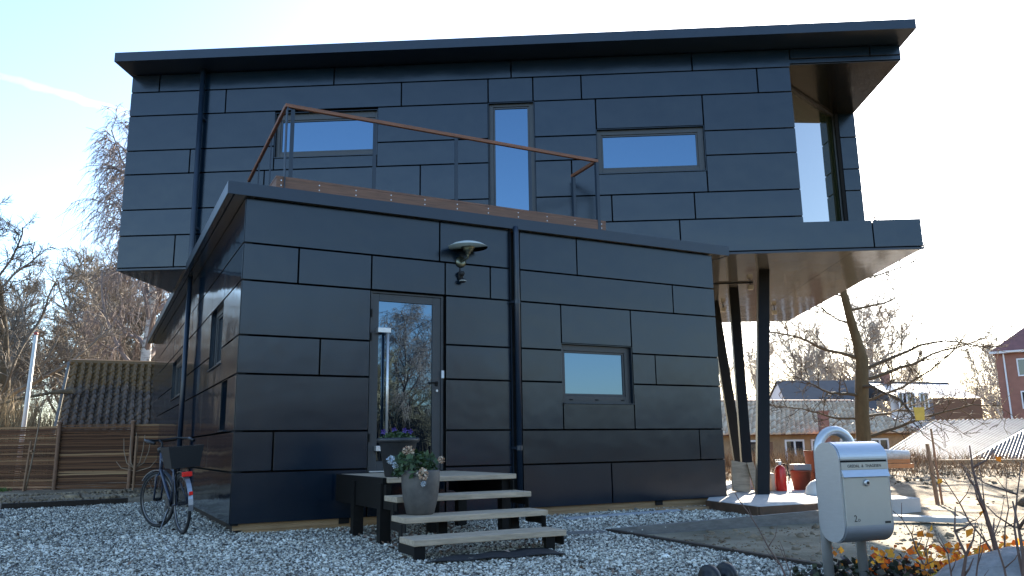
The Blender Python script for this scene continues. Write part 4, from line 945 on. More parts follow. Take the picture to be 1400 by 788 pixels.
def f_reed(n):
    x = bg_.uniform(-26, -13.5, n); y = bg_.uniform(21.5, 27.0, n); return x, y, np.full(n, .0)
V, F = blades(16000, f_reed, 1.2, 2.9, .022, bg_, .16); tag(mesh_np("reeds", V, F, M_dry), "tall dry straw coloured reeds behind the wattle fence by the flagpole", "reeds", kind="stuff")
def f_far(n):
    t = bg_.uniform(0, 1, n); x = 6 + 38 * t + bg_.normal(0, 1.0, n); y = -31 + 32 * t + bg_.normal(0, 1.2, n); return x, y, np.full(n, -.1)
V, F = blades(40000, f_far, .8, 3.6, .06, bg_, .16); tag(mesh_np("hedge", V, F, ramp_mat("beech_hedge_leaf", [(0.0, (.03, .022, .013)), (.5, (.06, .042, .024)), (1.0, (.12, .085, .045))], .9, by="island")), "brown beech hedge along the lane, seen only mirrored, raised and darkened to cover the horizon", "hedge", kind="stuff")  # beech hedge made longer, taller and darker to block the bright mirrored horizon
def f_bank(n):
    x = bg_.uniform(4.5, 26, n); y = bg_.uniform(17.5, 26.0, n); return x, y, terrain(x, y) - .02
V, F = blades(14000, f_bank, .04, .28, .018, bg_, .5); tag(mesh_np("dry_grass", V, F, M_brush), "brown dead grass and litter on the bank behind the slab", "grass", kind="stuff")
def f_bank2(n):
    x = bg_.uniform(6.0, 12.5, n); y = bg_.uniform(24.0, 28.0, n); return x, y, terrain(x, y) - .02
V, F = blades(7000, f_bank2, .2, .75, .018, bg_, .35); tag(mesh_np("brushwood", V, F, M_brush), "pale brown brushwood along the bank below the tiled house", "brush", kind="stuff")
def f_shed(n):
    x = bg_.uniform(11.3, 24, n); y = bg_.uniform(25.6, 27.2, n); return x, y, terrain(x, y) - .02
V, F = blades(6000, f_shed, .2, .75, .02, bg_, .45); tag(mesh_np("undergrowth", V, F, M_brush), "dark tangled undergrowth in front of the corrugated shed roof", "undergrowth", kind="stuff")
def f_green(n):
    x = bg_.uniform(-13.5, -11.6, n); y = 18.9 + (x + 13.5) * -.02 + bg_.uniform(-.35, .05, n); return x, y, np.full(n, .06)
V, F = blades(1400, f_green, .04, .14, .012, bg_, .3); tag(mesh_np("grass", V, F, mat("green_grass", (.075, .14, .025), .8, island=.4)), "strip of short green grass at the foot of the wattle fence", "grass", kind="stuff")
# lumps of soil and stones on the bank and the sand
n = 9000; ax_ = bg_.uniform(3.8, 22, n); ay_ = bg_.uniform(4.5, 25, n); ok = ~((ax_ < 7) & (ay_ > 10.3) & (ay_ < 18)) & (bg_.uniform(0, 1, n) < .25 + .75 * (ay_ > 16)); ax_, ay_ = ax_[ok], ay_[ok]
V, F = stones(ax_, ay_, terrain(ax_, ay_) + .0, bg_.lognormal(-3.5, .5, len(ax_)), bg_)
n = 3200; bx_ = bg_.uniform(1.1, 7, n); by_ = bg_.uniform(4.5, 10, n); ok = inside(bx_, by_, [(1.2, 8.7), (3.7, 9.9), (6.2, 9.5), (7, 5), (2.5, 5.6)]); bx_, by_ = bx_[ok], by_[ok]
V2, F2 = stones(bx_, by_, np.full(len(bx_), -.045), bg_.lognormal(-4.3, .6, len(bx_)), bg_)
F = np.concatenate([F, F2 + len(V)]); V = np.concatenate([V, V2])
tag(mesh_np("soil_clods", V, F, M_sand), "loose clods of soil scattered over the sandy bank", "soil", kind="stuff")
n = 2500; ax_ = bg_.uniform(-13, -6.6, n); ay_ = 15.2 + (ax_ + 8) * .75 + bg_.uniform(0, 4, n); ok = (ay_ < 19.0); ax_, ay_ = ax_[ok], ay_[ok]
V, F = stones(ax_, ay_, terrain(ax_, ay_), bg_.lognormal(-3.7, .5, len(ax_)), bg_)
tag(mesh_np("soil_clods", V, F, M_sand), "loose clods of soil along the sandy strip before the fence", "soil", kind="stuff")

# ------------------------------------------------------------------ wattle fence
M_slat = ramp_mat("brown_fence_slat", [(0.0, (.055, .023, .010)), (.5, (.105, .046, .021)), (.85, (.16, .078, .036)), (1.0, (.36, .22, .11))], .8, by='object')
M_fpost = mat("fence_post_wood", (.22, .12, .07), .8, var=.3, vscale=6)
fence = thing("wattle_fence", "brown fence of rough horizontal hazel slats behind the gravel yard", "fence", (-10.76, 19.15, .05))
fpts = [(-17.2, 21.4), (-14.6, 20.2), (-12.75, 19.75), (-10.80, 19.2), (-9.05, 19.2), (-7.2, 19.3)]
fr_ = random.Random(8)
for (x0, y0), (x1, y1) in zip(fpts[:-1], fpts[1:]):
    z = .06
    top_ = 1.53 + (.04 if x0 > -11 else .0)
    while z < top_:
        h = fr_.uniform(.020, .044); m = MB(); o_ = fr_.uniform(-.008, .008); dz = fr_.uniform(-.012, .012)
        pts = []
        for k in range(5):
            t = k / 4; pts.append((x0 + (x1 - x0)*t - fence.location.x, y0 + (y1 - y0)*t - fence.location.y + o_ + fr_.uniform(-.005, .005), z + h/2 + dz*(t - .5) + fr_.uniform(-.006, .006) - .05))
        for p, q in zip(pts[:-1], pts[1:]): m.bar(p, q, .014, h)
        m.build("slat", M_slat, fence); z += h + fr_.choice((.003, .004, .006, .014))
for (x, y) in fpts:
    m = MB(); m.tube([(x - fence.location.x, y - .05 - fence.location.y, -.2), (x - fence.location.x, y - .05 - fence.location.y, 1.55)], .045, 10); m.lathe([(.0, 1.55), (.06, 1.55), (.062, 1.60), (.0, 1.63)], 12, (x - fence.location.x, y - .05 - fence.location.y, 0)); m.build("post", M_fpost, fence)
# young trees tied to stakes in front of the fence
M_stake = mat("stake_wood", (.26, .15, .085), .8, var=.2, vscale=6); M_ptwig = mat("pale_young_bark", (.30, .22, .15), .8)
yt = thing("young_fruit_tree", "young pruned fruit tree tied to a reddish stake before the fence", "young tree", (-8.55, 18.3, .06))
m = MB(); m.tube([(0, 0, -.1), (.01, 0, .5), (.0, 0, .78)], [.028, .024, .02], 8)
for d in ((-.25, .0, .55), (-.12, 0, .62), (.16, 0, .62), (.26, .05, .5), (-.05, .1, .68), (.05, -.05, .6)):
    m.tube([(0, 0, .50), (d[0]*.7, d[1], .62), (d[0]*1.05, d[1], .62 + d[2]*.5), (d[0]*1.15, d[1], .62 + d[2])], [.014, .011, .009, .005], 6)
m.tube([(0, 0, .45), (-.3, 0, .52), (-.42, 0, .66)], [.012, .009, .005], 6); m.tube([(0, 0, .42), (.35, 0, .52), (.5, 0, .7)], [.012, .009, .005], 6)
m.build("branches", M_ptwig, yt, smooth=True)
m = MB(); m.tube([(.03, -.05, -.2), (.03, -.05, 1.22)], .028, 10); put(m.build("stake", M_stake, None, (-8.55, 18.3, .06)), "reddish round stake supporting the young fruit tree", "stake")
yt = thing("young_tree", "thin leaning sapling tied to a stake near the flagpole", "young tree", (-11.15, 18.6, .06))
m = MB(); m.tube([(.0, 0, -.1), (.10, 0, .7), (.16, 0, 1.3), (.22, .0, 2.05), (.24, 0, 2.5)], [.02, .017, .014, .009, .004], 6); m.build("stem", M_ptwig, yt, smooth=True)
m = MB(); m.tube([(-.02, -.04, -.2), (.06, -.04, 1.15)], .025, 8); m.box(.03, .12, -.07, .03, .9, .94); put(m.build("stake", M_stake, None, (-11.15, 18.6, .06)), "dark slim stake tied to the thin leaning sapling", "stake")
fp = thing("flagpole", "white tapering flagpole with a red top behind the fence", "flagpole", (-12.95, 21.2, 0))
m = MB(); m.tube([(0, 0, 0), (.12, 0, 4.05)], [.07, .045], 12); m.build("pole", M_white, fp, smooth=True); m = MB(); m.lathe([(.0, 0), (.045, .0), (.06, .03), (.045, .07), (.0, .085)], 12, (.12, 0, 4.05)); m.build("finial", mat("dull_red_paint", (.35, .05, .04), .5), fp, smooth=True)

# ------------------------------------------------------------------ tiled roofs and far buildings
def tile_field(e0, e1, up_, ncol, nrow, lift, hgt, skip=None):
    """pantiles: e0->e1 along the eave, up_ vector from eave to ridge; each tile a waved quad pair lapping the one below"""
    e0 = np.array(e0, float); e1 = np.array(e1, float); up_ = np.array(up_, float); al = (e1 - e0) / ncol; rw = up_ / nrow
    nrm = np.cross(e1 - e0, up_); nrm /= np.linalg.norm(nrm); tj = np.random.default_rng(5)
    C, Rw = np.meshgrid(np.arange(ncol), np.arange(nrow)); C = C.ravel(); Rw = Rw.ravel()
    if skip is not None: k = skip(C / ncol, (Rw + .5) / nrow); C, Rw = C[k], Rw[k]
    prof = [(0, 0), (.2, .0), (.42, .55), (.68, 1.0), (.9, .6), (1.04, .05)]; L = []
    ja = tj.normal(0, .03, len(C)); jr = tj.normal(0, .05, len(C)); jz = np.abs(tj.normal(0, .012, len(C)))[:, None]        # old tiles: slipped and lifted a little
    for end, dz in ((0, lift), (1.12, 0)):
        for u_, w_ in prof: L.append(e0 + al * (C + u_ + ja)[:, None] + rw * (Rw + end + jr)[:, None] + nrm * (w_ * hgt + dz) + nrm * jz)
    for u_, w_ in prof: L.append(e0 + al * (C + u_ + ja)[:, None] + rw * (Rw + jr)[:, None] + nrm * (w_ * hgt * .2 - .01))
    V = np.stack(L, 1); k = len(prof); b0 = (np.arange(len(C)) * 3 * k)[:, None]
    F = [np.concatenate([b0+i, b0+i+1, b0+k+i+1, b0+k+i], 1) for i in range(k-1)] + [np.concatenate([b0+2*k+i, b0+2*k+i+1, b0+i+1, b0+i], 1) for i in range(k-1)]
    return V.reshape(-1, 3), np.concatenate(F)
def w(x, y, Y):
    """the point at depth Y that the photograph shows at pixel x, y (used to take measures)"""
    d = rt * ((x - 700) / 1087.47) - up * ((y - 394) / 1087.47) + fwd
    return Vector((0, 0, CAM_H)) + d * (Y / d.y)
M_shedtile = ramp_mat("mossy_dark_tile", [(0.0, (.075, .055, .042)), (.5, (.095, .070, .052)), (1.0, (.13, .095, .07))], .38, by='island')
def lichen(m):
    """orange lichen that has taken hold on the upper courses, in ragged patches"""
    t = m.node_tree; b = t.nodes["Principled BSDF"]; src = b.inputs["Base Color"].links[0].from_socket
    tc = t.nodes.new("ShaderNodeTexCoord"); sx = t.nodes.new("ShaderNodeSeparateXYZ"); nz = t.nodes.new("ShaderNodeTexNoise"); nz.inputs["Scale"].default_value = 1.6; nz.inputs["Detail"].default_value = 8
    t.links.new(tc.outputs["Object"], sx.inputs[0]); t.links.new(tc.outputs["Object"], nz.inputs[0])
    ma = t.nodes.new("ShaderNodeMath"); ma.operation = 'MULTIPLY_ADD'; ma.inputs[1].default_value = 2.6; t.links.new(nz.outputs[0], ma.inputs[0]); t.links.new(sx.outputs[2], ma.inputs[2])
    mr = t.nodes.new("ShaderNodeMapRange"); mr.inputs[1].default_value = 4.1; mr.inputs[2].default_value = 4.5; t.links.new(ma.outputs[0], mr.inputs[0])
    mx = t.nodes.new("ShaderNodeMixRGB"); mx.inputs[2].default_value = (.17, .095, .03, 1); ml = t.nodes.new("ShaderNodeMath"); ml.operation = 'MULTIPLY'; ml.inputs[1].default_value = .75
    t.links.new(mr.outputs[0], ml.inputs[0]); t.links.new(ml.outputs[0], mx.inputs[0]); t.links.new(src, mx.inputs[1]); t.links.new(mx.outputs[0], b.inputs["Base Color"])
lichen(M_shedtile)
shed = thing("tiled_shed", "low shed with a mossy dark pantile roof behind the wattle fence", "shed", (-11.0, 23, 0))
e0 = Vector((-12.95, 22.9, 1.46)); e1 = Vector((-8.3, 25.1, 1.46)); upv = Vector((-1.25, 2.62, 2.25))
lc = shed.location
V, F = tile_field(e0 - lc, e1 - lc, upv, 24, 14, .06, .13)
tag(mesh_np("roof_tiles", V, F, M_shedtile, shed), kind="stuff")
m = MB(); m.add([tuple(e0 - lc + Vector((0, 0, -.03))), tuple(e1 - lc + Vector((0, 0, -.03))), tuple(e1 + upv - lc + Vector((0, 0, -.03))), tuple(e0 + upv - lc + Vector((0, 0, -.03)))], [(0, 1, 2, 3)])
m.tube([e0 + upv - lc + Vector((0, 0, .06)), e1 + upv - lc + Vector((0, 0, .06))], .13, 8); m.build("ridge", M_shedtile, shed)
m = MB(); m.bar(e0 - lc + Vector((-.09, -.05, -.02)), e0 + upv - lc + Vector((-.09, 0, .02)), .07, .16); m.build("barge_board", M_greyboard, shed)
m = MB(); ea_ = (e1 - e0).normalized(); nb_ = Vector((-ea_.y, ea_.x, 0)); A0 = e0 - lc + nb_*.25 + ea_*.1; A1 = e1 - lc + nb_*.25 - ea_*.1; A2 = A1 + nb_*5.3; A3 = A0 + nb_*5.3
def lo(p): return (p.x, p.y, -.2)
def hi(p, z=1.5): return (p.x, p.y, z)
mid = (A0 + A3) / 2
m.add([lo(A0), lo(A1), lo(A2), lo(A3), hi(A0), hi(A1), hi(A2), hi(A3), (mid.x, mid.y, 3.55)], [(0, 1, 5, 4), (1, 2, 6, 5), (2, 3, 7, 6), (3, 0, 4, 8, 7)]); m.build("wall", M_kerbwood, shed)
m = MB(); m.bar(e0 - lc + Vector((0, -.06, -.06)), e1 - lc + Vector((0, -.06, -.06)), .1, .07); m.build("gutter", M_steelpaint, shed)
brk = thing("fallen_bough", "dark bare bough reaching sideways beside the tiled shed", "branch", (-13.2, 24, 2.7)); m = MB(); m.tube([(.0, 0, .05), (-.6, 0, .02), (-1.6, 0, -.15), (-3.0, .2, -.5)], [.09, .05, .04, .02], 8); m.build("bough", M_bark, brk)

M_paletile = ramp_mat("pale_clay_tile", [(0.0, (.44, .28, .17)), (.5, (.58, .41, .27)), (1.0, (.70, .54, .38))], .6, by='island')
M_ochre = mat("ochre_brick", (.34, .22, .12), .85, var=.25, vscale=3); M_whitewall = mat("white_render", (.68, .66, .66), .8, var=.06, vscale=2); M_wframe = mat("white_window_frame", (.72, .73, .75), .5)
M_pane = mat("far_window_pane", (.02, .024, .03), .05, ior=1.7); M_brown = mat("brown_door", (.16, .07, .035), .6); M_brick = mat("red_brick", (.29, .135, .10), .85, var=.2, vscale=1.5)
M_slate = mat("dark_roof_slate", (.035, .035, .037), .6, var=.3, vscale=2); M_palesl = mat("pale_worn_roof", (.40, .37, .35), .40, var=.25, vscale=1.2); M_redroof = mat("red_clay_roof", (.20, .075, .065), .7, var=.25, vscale=2)
def far_window(parent, p, ax, wd, ht, mull=1):
    """white framed window on a far wall: p lower corner, ax unit vector along the wall"""
    n_ = Vector((ax.y, -ax.x, 0)); m = MB(); t_ = .09
    q = lambda a, z, o_: tuple(p + ax*a + Vector((0, 0, z)) + n_*o_)
    def bx(a0, a1, z0, z1, o0, o1): m.add([q(a0,z0,o0),q(a1,z0,o0),q(a1,z1,o0),q(a0,z1,o0),q(a0,z0,o1),q(a1,z0,o1),q(a1,z1,o1),q(a0,z1,o1)], [(0,1,2,3),(4,7,6,5),(0,4,5,1),(1,5,6,2),(2,6,7,3),(3,7,4,0)])
    bx(0, t_, 0, ht, .0, .06); bx(wd - t_, wd, 0, ht, .0, .06); bx(t_, wd - t_, 0, t_, .0, .06); bx(t_, wd - t_, ht - t_, ht, .0, .06)
    for k in range(mull): a = wd * (k + 1) / (mull + 1); bx(a - .05, a + .05, t_, ht - t_, .0, .055)
    f = m.build("window", M_wframe, parent); m2 = MB()
    m2.add([q(t_, t_, .02), q(wd - t_, t_, .02), q(wd - t_, ht - t_, .02), q(t_, ht - t_, .02)], [(0, 1, 2, 3)]); m2.build("pane", M_pane, f); return f
# long low house with the pale tiled roof
H1 = thing("long_house", "long low ochre brick house with a pale tiled roof beyond the bank", "house", (9.0, 40, 0))
ea = w(940, 595.5, 38.5); eb = w(1262, 592, 42.0); ax = eb - ea; ax.z = 0; Lh = ax.length; ax.normalize(); nb = Vector((-ax.y, ax.x, 0))
ru = w(960, 549.5, 45.5) - ea; lc = H1.location
V, F = tile_field(ea - lc, ea + ax * Lh - lc, ru, 48, 16, .05, .085, skip=lambda u_, v_: u_ < 1 - .27 * v_)
tag(mesh_np("roof_tiles", V, F, M_paletile, H1), kind="stuff")
m = MB(); p0, p1, p2, p3 = ea, ea + ax*Lh, ea + ax*(Lh*.73) + ru, ea + ru; bk_ = nb*13.2
m.add([tuple(q - lc + Vector((0, 0, -.03))) for q in (p0, p1, p2, p3, p1 + bk_, p0 + bk_)], [(0, 1, 2, 3), (1, 4, 2), (3, 2, 4, 5)]); m.build("roof", M_redroof, H1)
m = MB(); m.tube([p3 - lc, p2 - lc], .12, 8); m.tube([p2 - lc, p1 - lc], .10, 8); m.build("ridge_tiles", M_redroof, H1)
m = MB(); c0 = ea + nb*.45 + ax*.1; c1 = ea + nb*.45 + ax*(Lh - .3)
m.add([tuple(q - lc) for q in (Vector((c0.x, c0.y, -2.6)), Vector((c1.x, c1.y, -2.6)), c1 + Vector((0, 0, .1)), c0 + Vector((0, 0, .1)), Vector((c1.x, c1.y, -2.6)) + nb*11.6, c1 + nb*11.6)], [(0, 1, 2, 3), (1, 4, 5, 2)]); m.build("wall", M_ochre, H1)
for a, wd, zb in ((.8, 1.2, -.2), (2.7, 1.2, -.2), (5.4, 1.1, -.2), (6.9, .9, -.2), (8.6, 1.3, -.2), (10.4, 1.1, -.2)): far_window(H1, Vector((c0.x, c0.y, zb)) + ax*a - lc, ax, wd, 1.25)
m = MB()
for a in (4.3, 7.95): q = Vector((c0.x, c0.y, 0)) + ax*a - lc; m.bar(q + Vector((0, 0, -1.8)) - nb*.04, q + Vector((0, 0, .95)) - nb*.04, .7, .08, (0, 1, 0))
m.build("door", M_brown, H1)
def chimney(parent, p, wd, h, mm=None):
    m = MB(); m.box(p.x - wd/2, p.x + wd/2, p.y - wd/2, p.y + wd/2, p.z - .8, p.z + h); m.box(p.x - wd/2 - .05, p.x + wd/2 + .05, p.y - wd/2 - .05, p.y + wd/2 + .05, p.z + h, p.z + h + .1); m.build("chimney", mm or M_brick, parent)
chimney(H1, w(1127, 590, 39.6) - lc, .40, .9)
# dark roofed house with a white gable
H2 = thing("gabled_house", "house with a dark slate roof and white gable behind the long tiled roof", "house", (22, 60, 0)); lc = H2.location
rl, rr2 = w(1061, 521, 62), w(1192, 520, 66)
fl, fr2 = w(1078, 560, 58), w(1200, 560, 62); bl = w(1046, 556, 66)
m = MB(); m.add([tuple(q - lc) for q in (fl, fr2, rr2, rl)], [(0, 1, 2, 3)]); m.add([tuple(q - lc) for q in (rl, rr2, rr2 + (rl - fl)*1.0 + Vector((0, 0, -3.8)), bl)], [(0, 1, 2, 3)]); m.build("roof", M_slate, H2)
m = MB(); a_ = fl + (rl - fl)*.0; m.add([tuple(q - lc) for q in (fl + Vector((.1, .1, -.05)), bl + Vector((.1, 0, -.05)), rl + Vector((.1, 0, -.12)), Vector((fl.x + .1, fl.y + .1, -3)), Vector((bl.x + .1, bl.y, -3)), Vector((fr2.x, fr2.y + .1, -3)), fr2 + Vector((0, .1, -.05)))], [(0, 1, 2), (0, 3, 4, 1), (0, 3, 5, 6)]); m.build("wall", M_whitewall, H2)
# white house with the pale hipped roof
H3 = thing("white_house", "white rendered house with a sunlit pale roof and small chimney", "house", (28, 55, 0)); lc = H3.location
rl, rr2 = w(1186, 523, 60), w(1296, 525, 62); fl, fr2 = w(1217, 541, 54), w(1341, 544, 56); gl_ = w(1182, 548, 64)
m = MB(); m.add([tuple(q - lc) for q in (fl, fr2, rr2, rl)], [(0, 1, 2, 3)]); m.build("roof", M_palesl, H3)
m = MB(); m.add([tuple(q - lc) for q in (rl + Vector((0, .05, .03)), fl + Vector((-.05, 0, .03)), fl + Vector((-.05, 0, -.35)), gl_)], [(0, 1, 2, 3)]); m.tube([rl - lc, rr2 - lc], .12, 8); m.build("roof_trim", M_slate, H3)
m = MB(); f0 = fl + Vector((.2, .5, -.12)); f1 = fr2 + Vector((-.3, .5, -.12))
m.add([tuple(q - lc) for q in (Vector((f0.x, f0.y, -3)), Vector((f1.x, f1.y, -3)), f1, f0)], [(0, 1, 2, 3)]); m.build("wall", M_whitewall, H3)
m = MB(); g0 = w(1275, 544, 54.6); g1 = w(1341, 545, 55.6); m.add([tuple(q - lc) for q in (Vector((g0.x, g0.y, -3)), Vector((g1.x, g1.y, -3)), g1, g0)], [(0, 1, 2, 3)]); m.build("brick_wing", M_brown, H3)
axh = (f1 - f0); axh.z = 0; axh.normalize()
for px_ in (1229, 1240, 1258):
    q = w(px_, 560, 54.3); far_window(H3, q - lc + Vector((0, -.02, 0)), axh, .75, 1.15)
chimney(H3, w(1211, 522, 60) - lc, .5, .6)
# brick block at the edge
H4 = thing("brick_block", "red brick apartment block with white windows and a red tiled roof", "apartment block", (38, 62, 0)); lc = H4.location
a0 = w(1360, 482, 62); a1 = a0 + Vector((.80, -.60, 0)) * 15; axb = a1 - a0; axb.z = 0; LB = axb.length; axb.normalize(); nbk = Vector((-axb.y, axb.x, 0))
m = MB(); q0 = Vector((a0.x, a0.y, -3)); m.add([tuple(q - lc) for q in (q0, q0 + axb*LB, a0 + axb*LB, a0, q0 + nbk*10, a0 + nbk*10)], [(0, 1, 2, 3), (0, 3, 5, 4)]); m.build("wall", M_brick, H4)
ov = a0 - axb*.35 - nbk*.35
m = MB(); m.add([tuple(q - lc) for q in (ov, ov + axb*(LB + .3), ov + axb*(LB + .3) + nbk*5.3 + Vector((0, 0, 3.6)), ov + axb*4.0 + nbk*5.3 + Vector((0, 0, 3.6)), ov + nbk*10.7)], [(0, 1, 2, 3), (0, 3, 4)]); m.build("roof", M_redroof, H4)
m = MB(); m.bar(ov - lc + Vector((0, 0, -.06)), ov + axb*LB - lc + Vector((0, 0, -.06)), .25, .18); m.build("eaves_board", M_whitewall, H4)
m = MB(); q = a0 + axb*.55 - nbk*.06 - lc; m.tube([q + Vector((0, 0, -.1)), Vector((q.x, q.y, -3))], .06, 8); m.build("downpipe", M_wframe, H4)
for a in (1.35, 5.2):
    for yy in (516, 560): z = w(1378, yy, 62).z; far_window(H4, Vector((a0.x, a0.y, z)) + axb*a - nbk*.0 - lc, axb, 1.9, 1.35, 2)
# corrugated shed roof
CS = thing("corrugated_shed", "low outbuilding with a sunlit corrugated roof and one slope coloured as shaded", "shed", (17, 30, 0)); lc = CS.location
M_corr = mat("pale_corrugated_sheet", (.36, .32, .28), .65, var=.2, vscale=1.5); M_corrshade = mat("shaded_corrugated_sheet", (.055, .055, .058), .6, var=.25, vscale=2)  # same sheeting twice: the dark tone puts the backlit slope's shade into colour
def corrugated(P00, P10, P01, P11, n, amp, mm, name):
    """sheet between two edges; the waves run from edge P00-P10 to edge P01-P11"""
    Vs, Fs = [], []
    nr = ((P10 - P00).cross(P01 - P00)).normalized(); 
    if nr.z < 0: nr = -nr
    M_ = n * 6
    for i in range(M_ + 1):
        t = i / M_; o_ = nr * amp * math.sin(2*math.pi*i/6)
        Vs += [tuple(P00.lerp(P10, t) + o_ - lc), tuple(P01.lerp(P11, t) + o_ - lc)]
    for i in range(M_): Fs.append((2*i, 2*i+2, 2*i+3, 2*i+1))
    m = MB(); m.add(Vs, Fs); return m.build(name, mm, CS, smooth=True)
c00, c10, c01, c11 = w(1188, 634, 27.5), w(1322, 633, 28), w(1278, 575.5, 36), w(1425, 572.5, 38)
corrugated(c00, c10, c01, c11, 24, .06, M_corr, "roof_sheet")
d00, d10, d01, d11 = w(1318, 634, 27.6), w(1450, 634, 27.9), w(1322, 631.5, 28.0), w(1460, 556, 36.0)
corrugated(d00, d10, d01, d11, 26, .03, M_corrshade, "shaded_roof_sheet")
m = MB(); m.bar(c10 - lc + Vector((0, 0, .05)), w(1450, 562, 37.2) - lc, .12, .06); m.build("verge_board", M_corrshade, CS)
m = MB(); m.box(c00.x + .8 - lc.x, d10.x - lc.x, c00.y + .9 - lc.y, c00.y + 1.0 - lc.y, -2.6, -.1); m.build("wall", M_kerbwood, CS)
m = MB(); m.bar(c00 - lc + Vector((0, -.03, -.06)), d10 - lc + Vector((0, -.03, -.06)), .08, .12); m.build("fascia", M_kerbwood, CS)
# yellow panel on the thin stake
yp = w(1257, 566, 13.05); m = MB(); h_ = .105
m.add([(-.07, -.012, -h_), (.07, -.012, -h_), (.09, -.012, h_), (-.09, -.012, h_), (-.07, .012, -h_), (.07, .012, -h_), (.09, .012, h_), (-.09, .012, h_)], [(0,1,2,3),(4,7,6,5),(0,4,5,1),(1,5,6,2),(2,6,7,3),(3,7,4,0)])
tag(m.build("yellow_panel", mat("yellow_paint", (.62, .40, .06), .5, var=.2, vscale=8), None, yp, bevel=.004), "small yellow panel at the top of a thin stake before the white house", "panel")

# ------------------------------------------------------------------ bed at the corner: boulder, stakes, saplings, ground cover
import bmesh
def boulder(name, loc, rad, seed, mm, sub=4):
    bm = bmesh.new(); bmesh.ops.create_icosphere(bm, subdivisions=sub, radius=1.0); r = np.random.default_rng(seed); D = r.normal(size=(14, 3)); D /= np.linalg.norm(D, axis=1)[:, None]; h = r.uniform(.72, .98, 14)
    for v in bm.verts:
        n_ = np.array(v.co); n_ /= np.linalg.norm(n_); s_ = 1.0
        for d_, hh in zip(D, h):
            c_ = n_ @ d_
            if c_ > 1e-3: s_ = min(s_, hh / c_)
        s_ += .025 * math.sin(7*n_[0] + 3*n_[2]) * math.cos(6*n_[1]) + .014 * math.sin(19*n_[0] + 11*n_[1] + 4*n_[2]) + .009 * math.sin(31*n_[1] - 23*n_[2] + 2*n_[0]) 
        v.co = Vector(n_ * s_ * np.array(rad))
    me = bpy.data.meshes.new(name); bm.to_mesh(me); bm.free(); me.polygons.foreach_set("use_smooth", [True]*len(me.polygons)); me.materials.append(mm)
    o = bpy.data.objects.new(name, me); col.objects.link(o); o.location = loc; return o
M_darksoil = ramp_mat("dark_earth", [(.2, (.05, .038, .026)), (.5, (.12, .092, .065)), (.8, (.22, .18, .13))], .95, 5, "noise", 1.0, 12)
M_mirrorground = ramp_mat('dark_mirror_ground', [(.3, (.016, .022, .010)), (.6, (.032, .040, .018)), (.8, (.055, .058, .03))], .95, 2, 'noise', .6, 20)
lw_ = MB(); lw_.prism([(-90, -90), (110, -90), (110, 10), (12, 10), (9.3, 3.2), (2.4, 3.2), (2.1, -4.2), (-30, -4.2), (-90, -4.2)], lambda a, b_, t: (a, b_, t), -.2, -.04)
tag(lw_.build('added_dark_ground', M_mirrorground), kind='structure')  # unseen dark ground sheet, added to dim what the cladding mirrors
M_rock = ramp_mat("grey_boulder", [(.25, (.10, .095, .09)), (.45, (.19, .18, .17)), (.6, (.27, .255, .24)), (.8, (.36, .33, .29))], .85, 5, 'noise', 1.0, 14)
put(boulder("boulder", (2.75, 4.35, .03), (.66, .44, .33), 5, M_rock), "big grey boulder among orange leaves in the planting bed", "boulder")
put(boulder("soil_heap", (8.35, 12.4, -.05), (.75, .5, .24), 9, M_darksoil, 4), "low dark heap of earth on the sand beyond the boulder", "heap")
M_orangeleaf = ramp_mat("orange_leaf", [(0.0, (.42, .06, .02)), (.25, (.66, .16, .02)), (.6, (.78, .30, .03)), (.9, (.80, .45, .06)), (1.0, (.40, .36, .06))], .5, by='island')
def translucent(m):
    t = m.node_tree; b = t.nodes["Principled BSDF"]; tr_ = t.nodes.new("ShaderNodeBsdfTranslucent"); mx = t.nodes.new("ShaderNodeMixShader"); mx.inputs[0].default_value = .62
    src = b.inputs["Base Color"].links[0].from_socket; t.links.new(src, tr_.inputs[0]); t.links.new(b.outputs[0], mx.inputs[1]); t.links.new(tr_.outputs[0], mx.inputs[2]); t.links.new(mx.outputs[0], t.nodes["Material Output"].inputs[0])
translucent(M_orangeleaf)
M_purple = ramp_mat("dark_groundcover_leaf", [(0.0, (.025, .012, .015)), (.4, (.03, .035, .02)), (.75, (.05, .06, .03)), (1.0, (.13, .06, .05))], .5, by='island')
M_litter = ramp_mat("dead_leaf_litter", [(0.0, (.05, .03, .02)), (.5, (.14, .085, .06)), (1.0, (.34, .25, .19))], .8, by='island')
cg = np.random.default_rng(21)
def cover(name, n, poly, z0, z1, s0, s1, mm, label, upn=.8, asp=.7, dens=None):
    xs = np.array([p[0] for p in poly]); ys_ = np.array([p[1] for p in poly]); x = cg.uniform(xs.min(), xs.max(), n*3); y = cg.uniform(ys_.min(), ys_.max(), n*3); k = inside(x, y, poly)
    k &= noise2(x, y, 17, ((1.1, .6), (2.6, .4))) > (-9 if dens is None else dens)
    x, y = x[k][:n], y[k][:n]; n = len(x)
    V, F = leaf_quads(np.stack([x, y, -.03 + cg.uniform(z0, z1, n)], 1), upn, cg.uniform(s0, s1, n), cg, aspect=asp); return tag(mesh_np(name, V, F, mm), label, "ground cover", kind="stuff")
cover("leaf_litter", 5200, [(2.2, 5.5), (2.5, 4.2), (5.2, 4.6), (6.2, 6.6), (2.9, 6.0)], .0, .06, .025, .06, M_litter, "brown dead leaf litter under the orange shrubs")
cover("orange_shrubs", 2000, [(2.55, 5.6), (2.75, 4.9), (5.0, 5.1), (6.0, 6.2), (3.6, 6.1)], .03, .24, .035, .075, M_orangeleaf, "low shrubs with glowing orange autumn leaves behind the boulder", .3, .75, -.3)
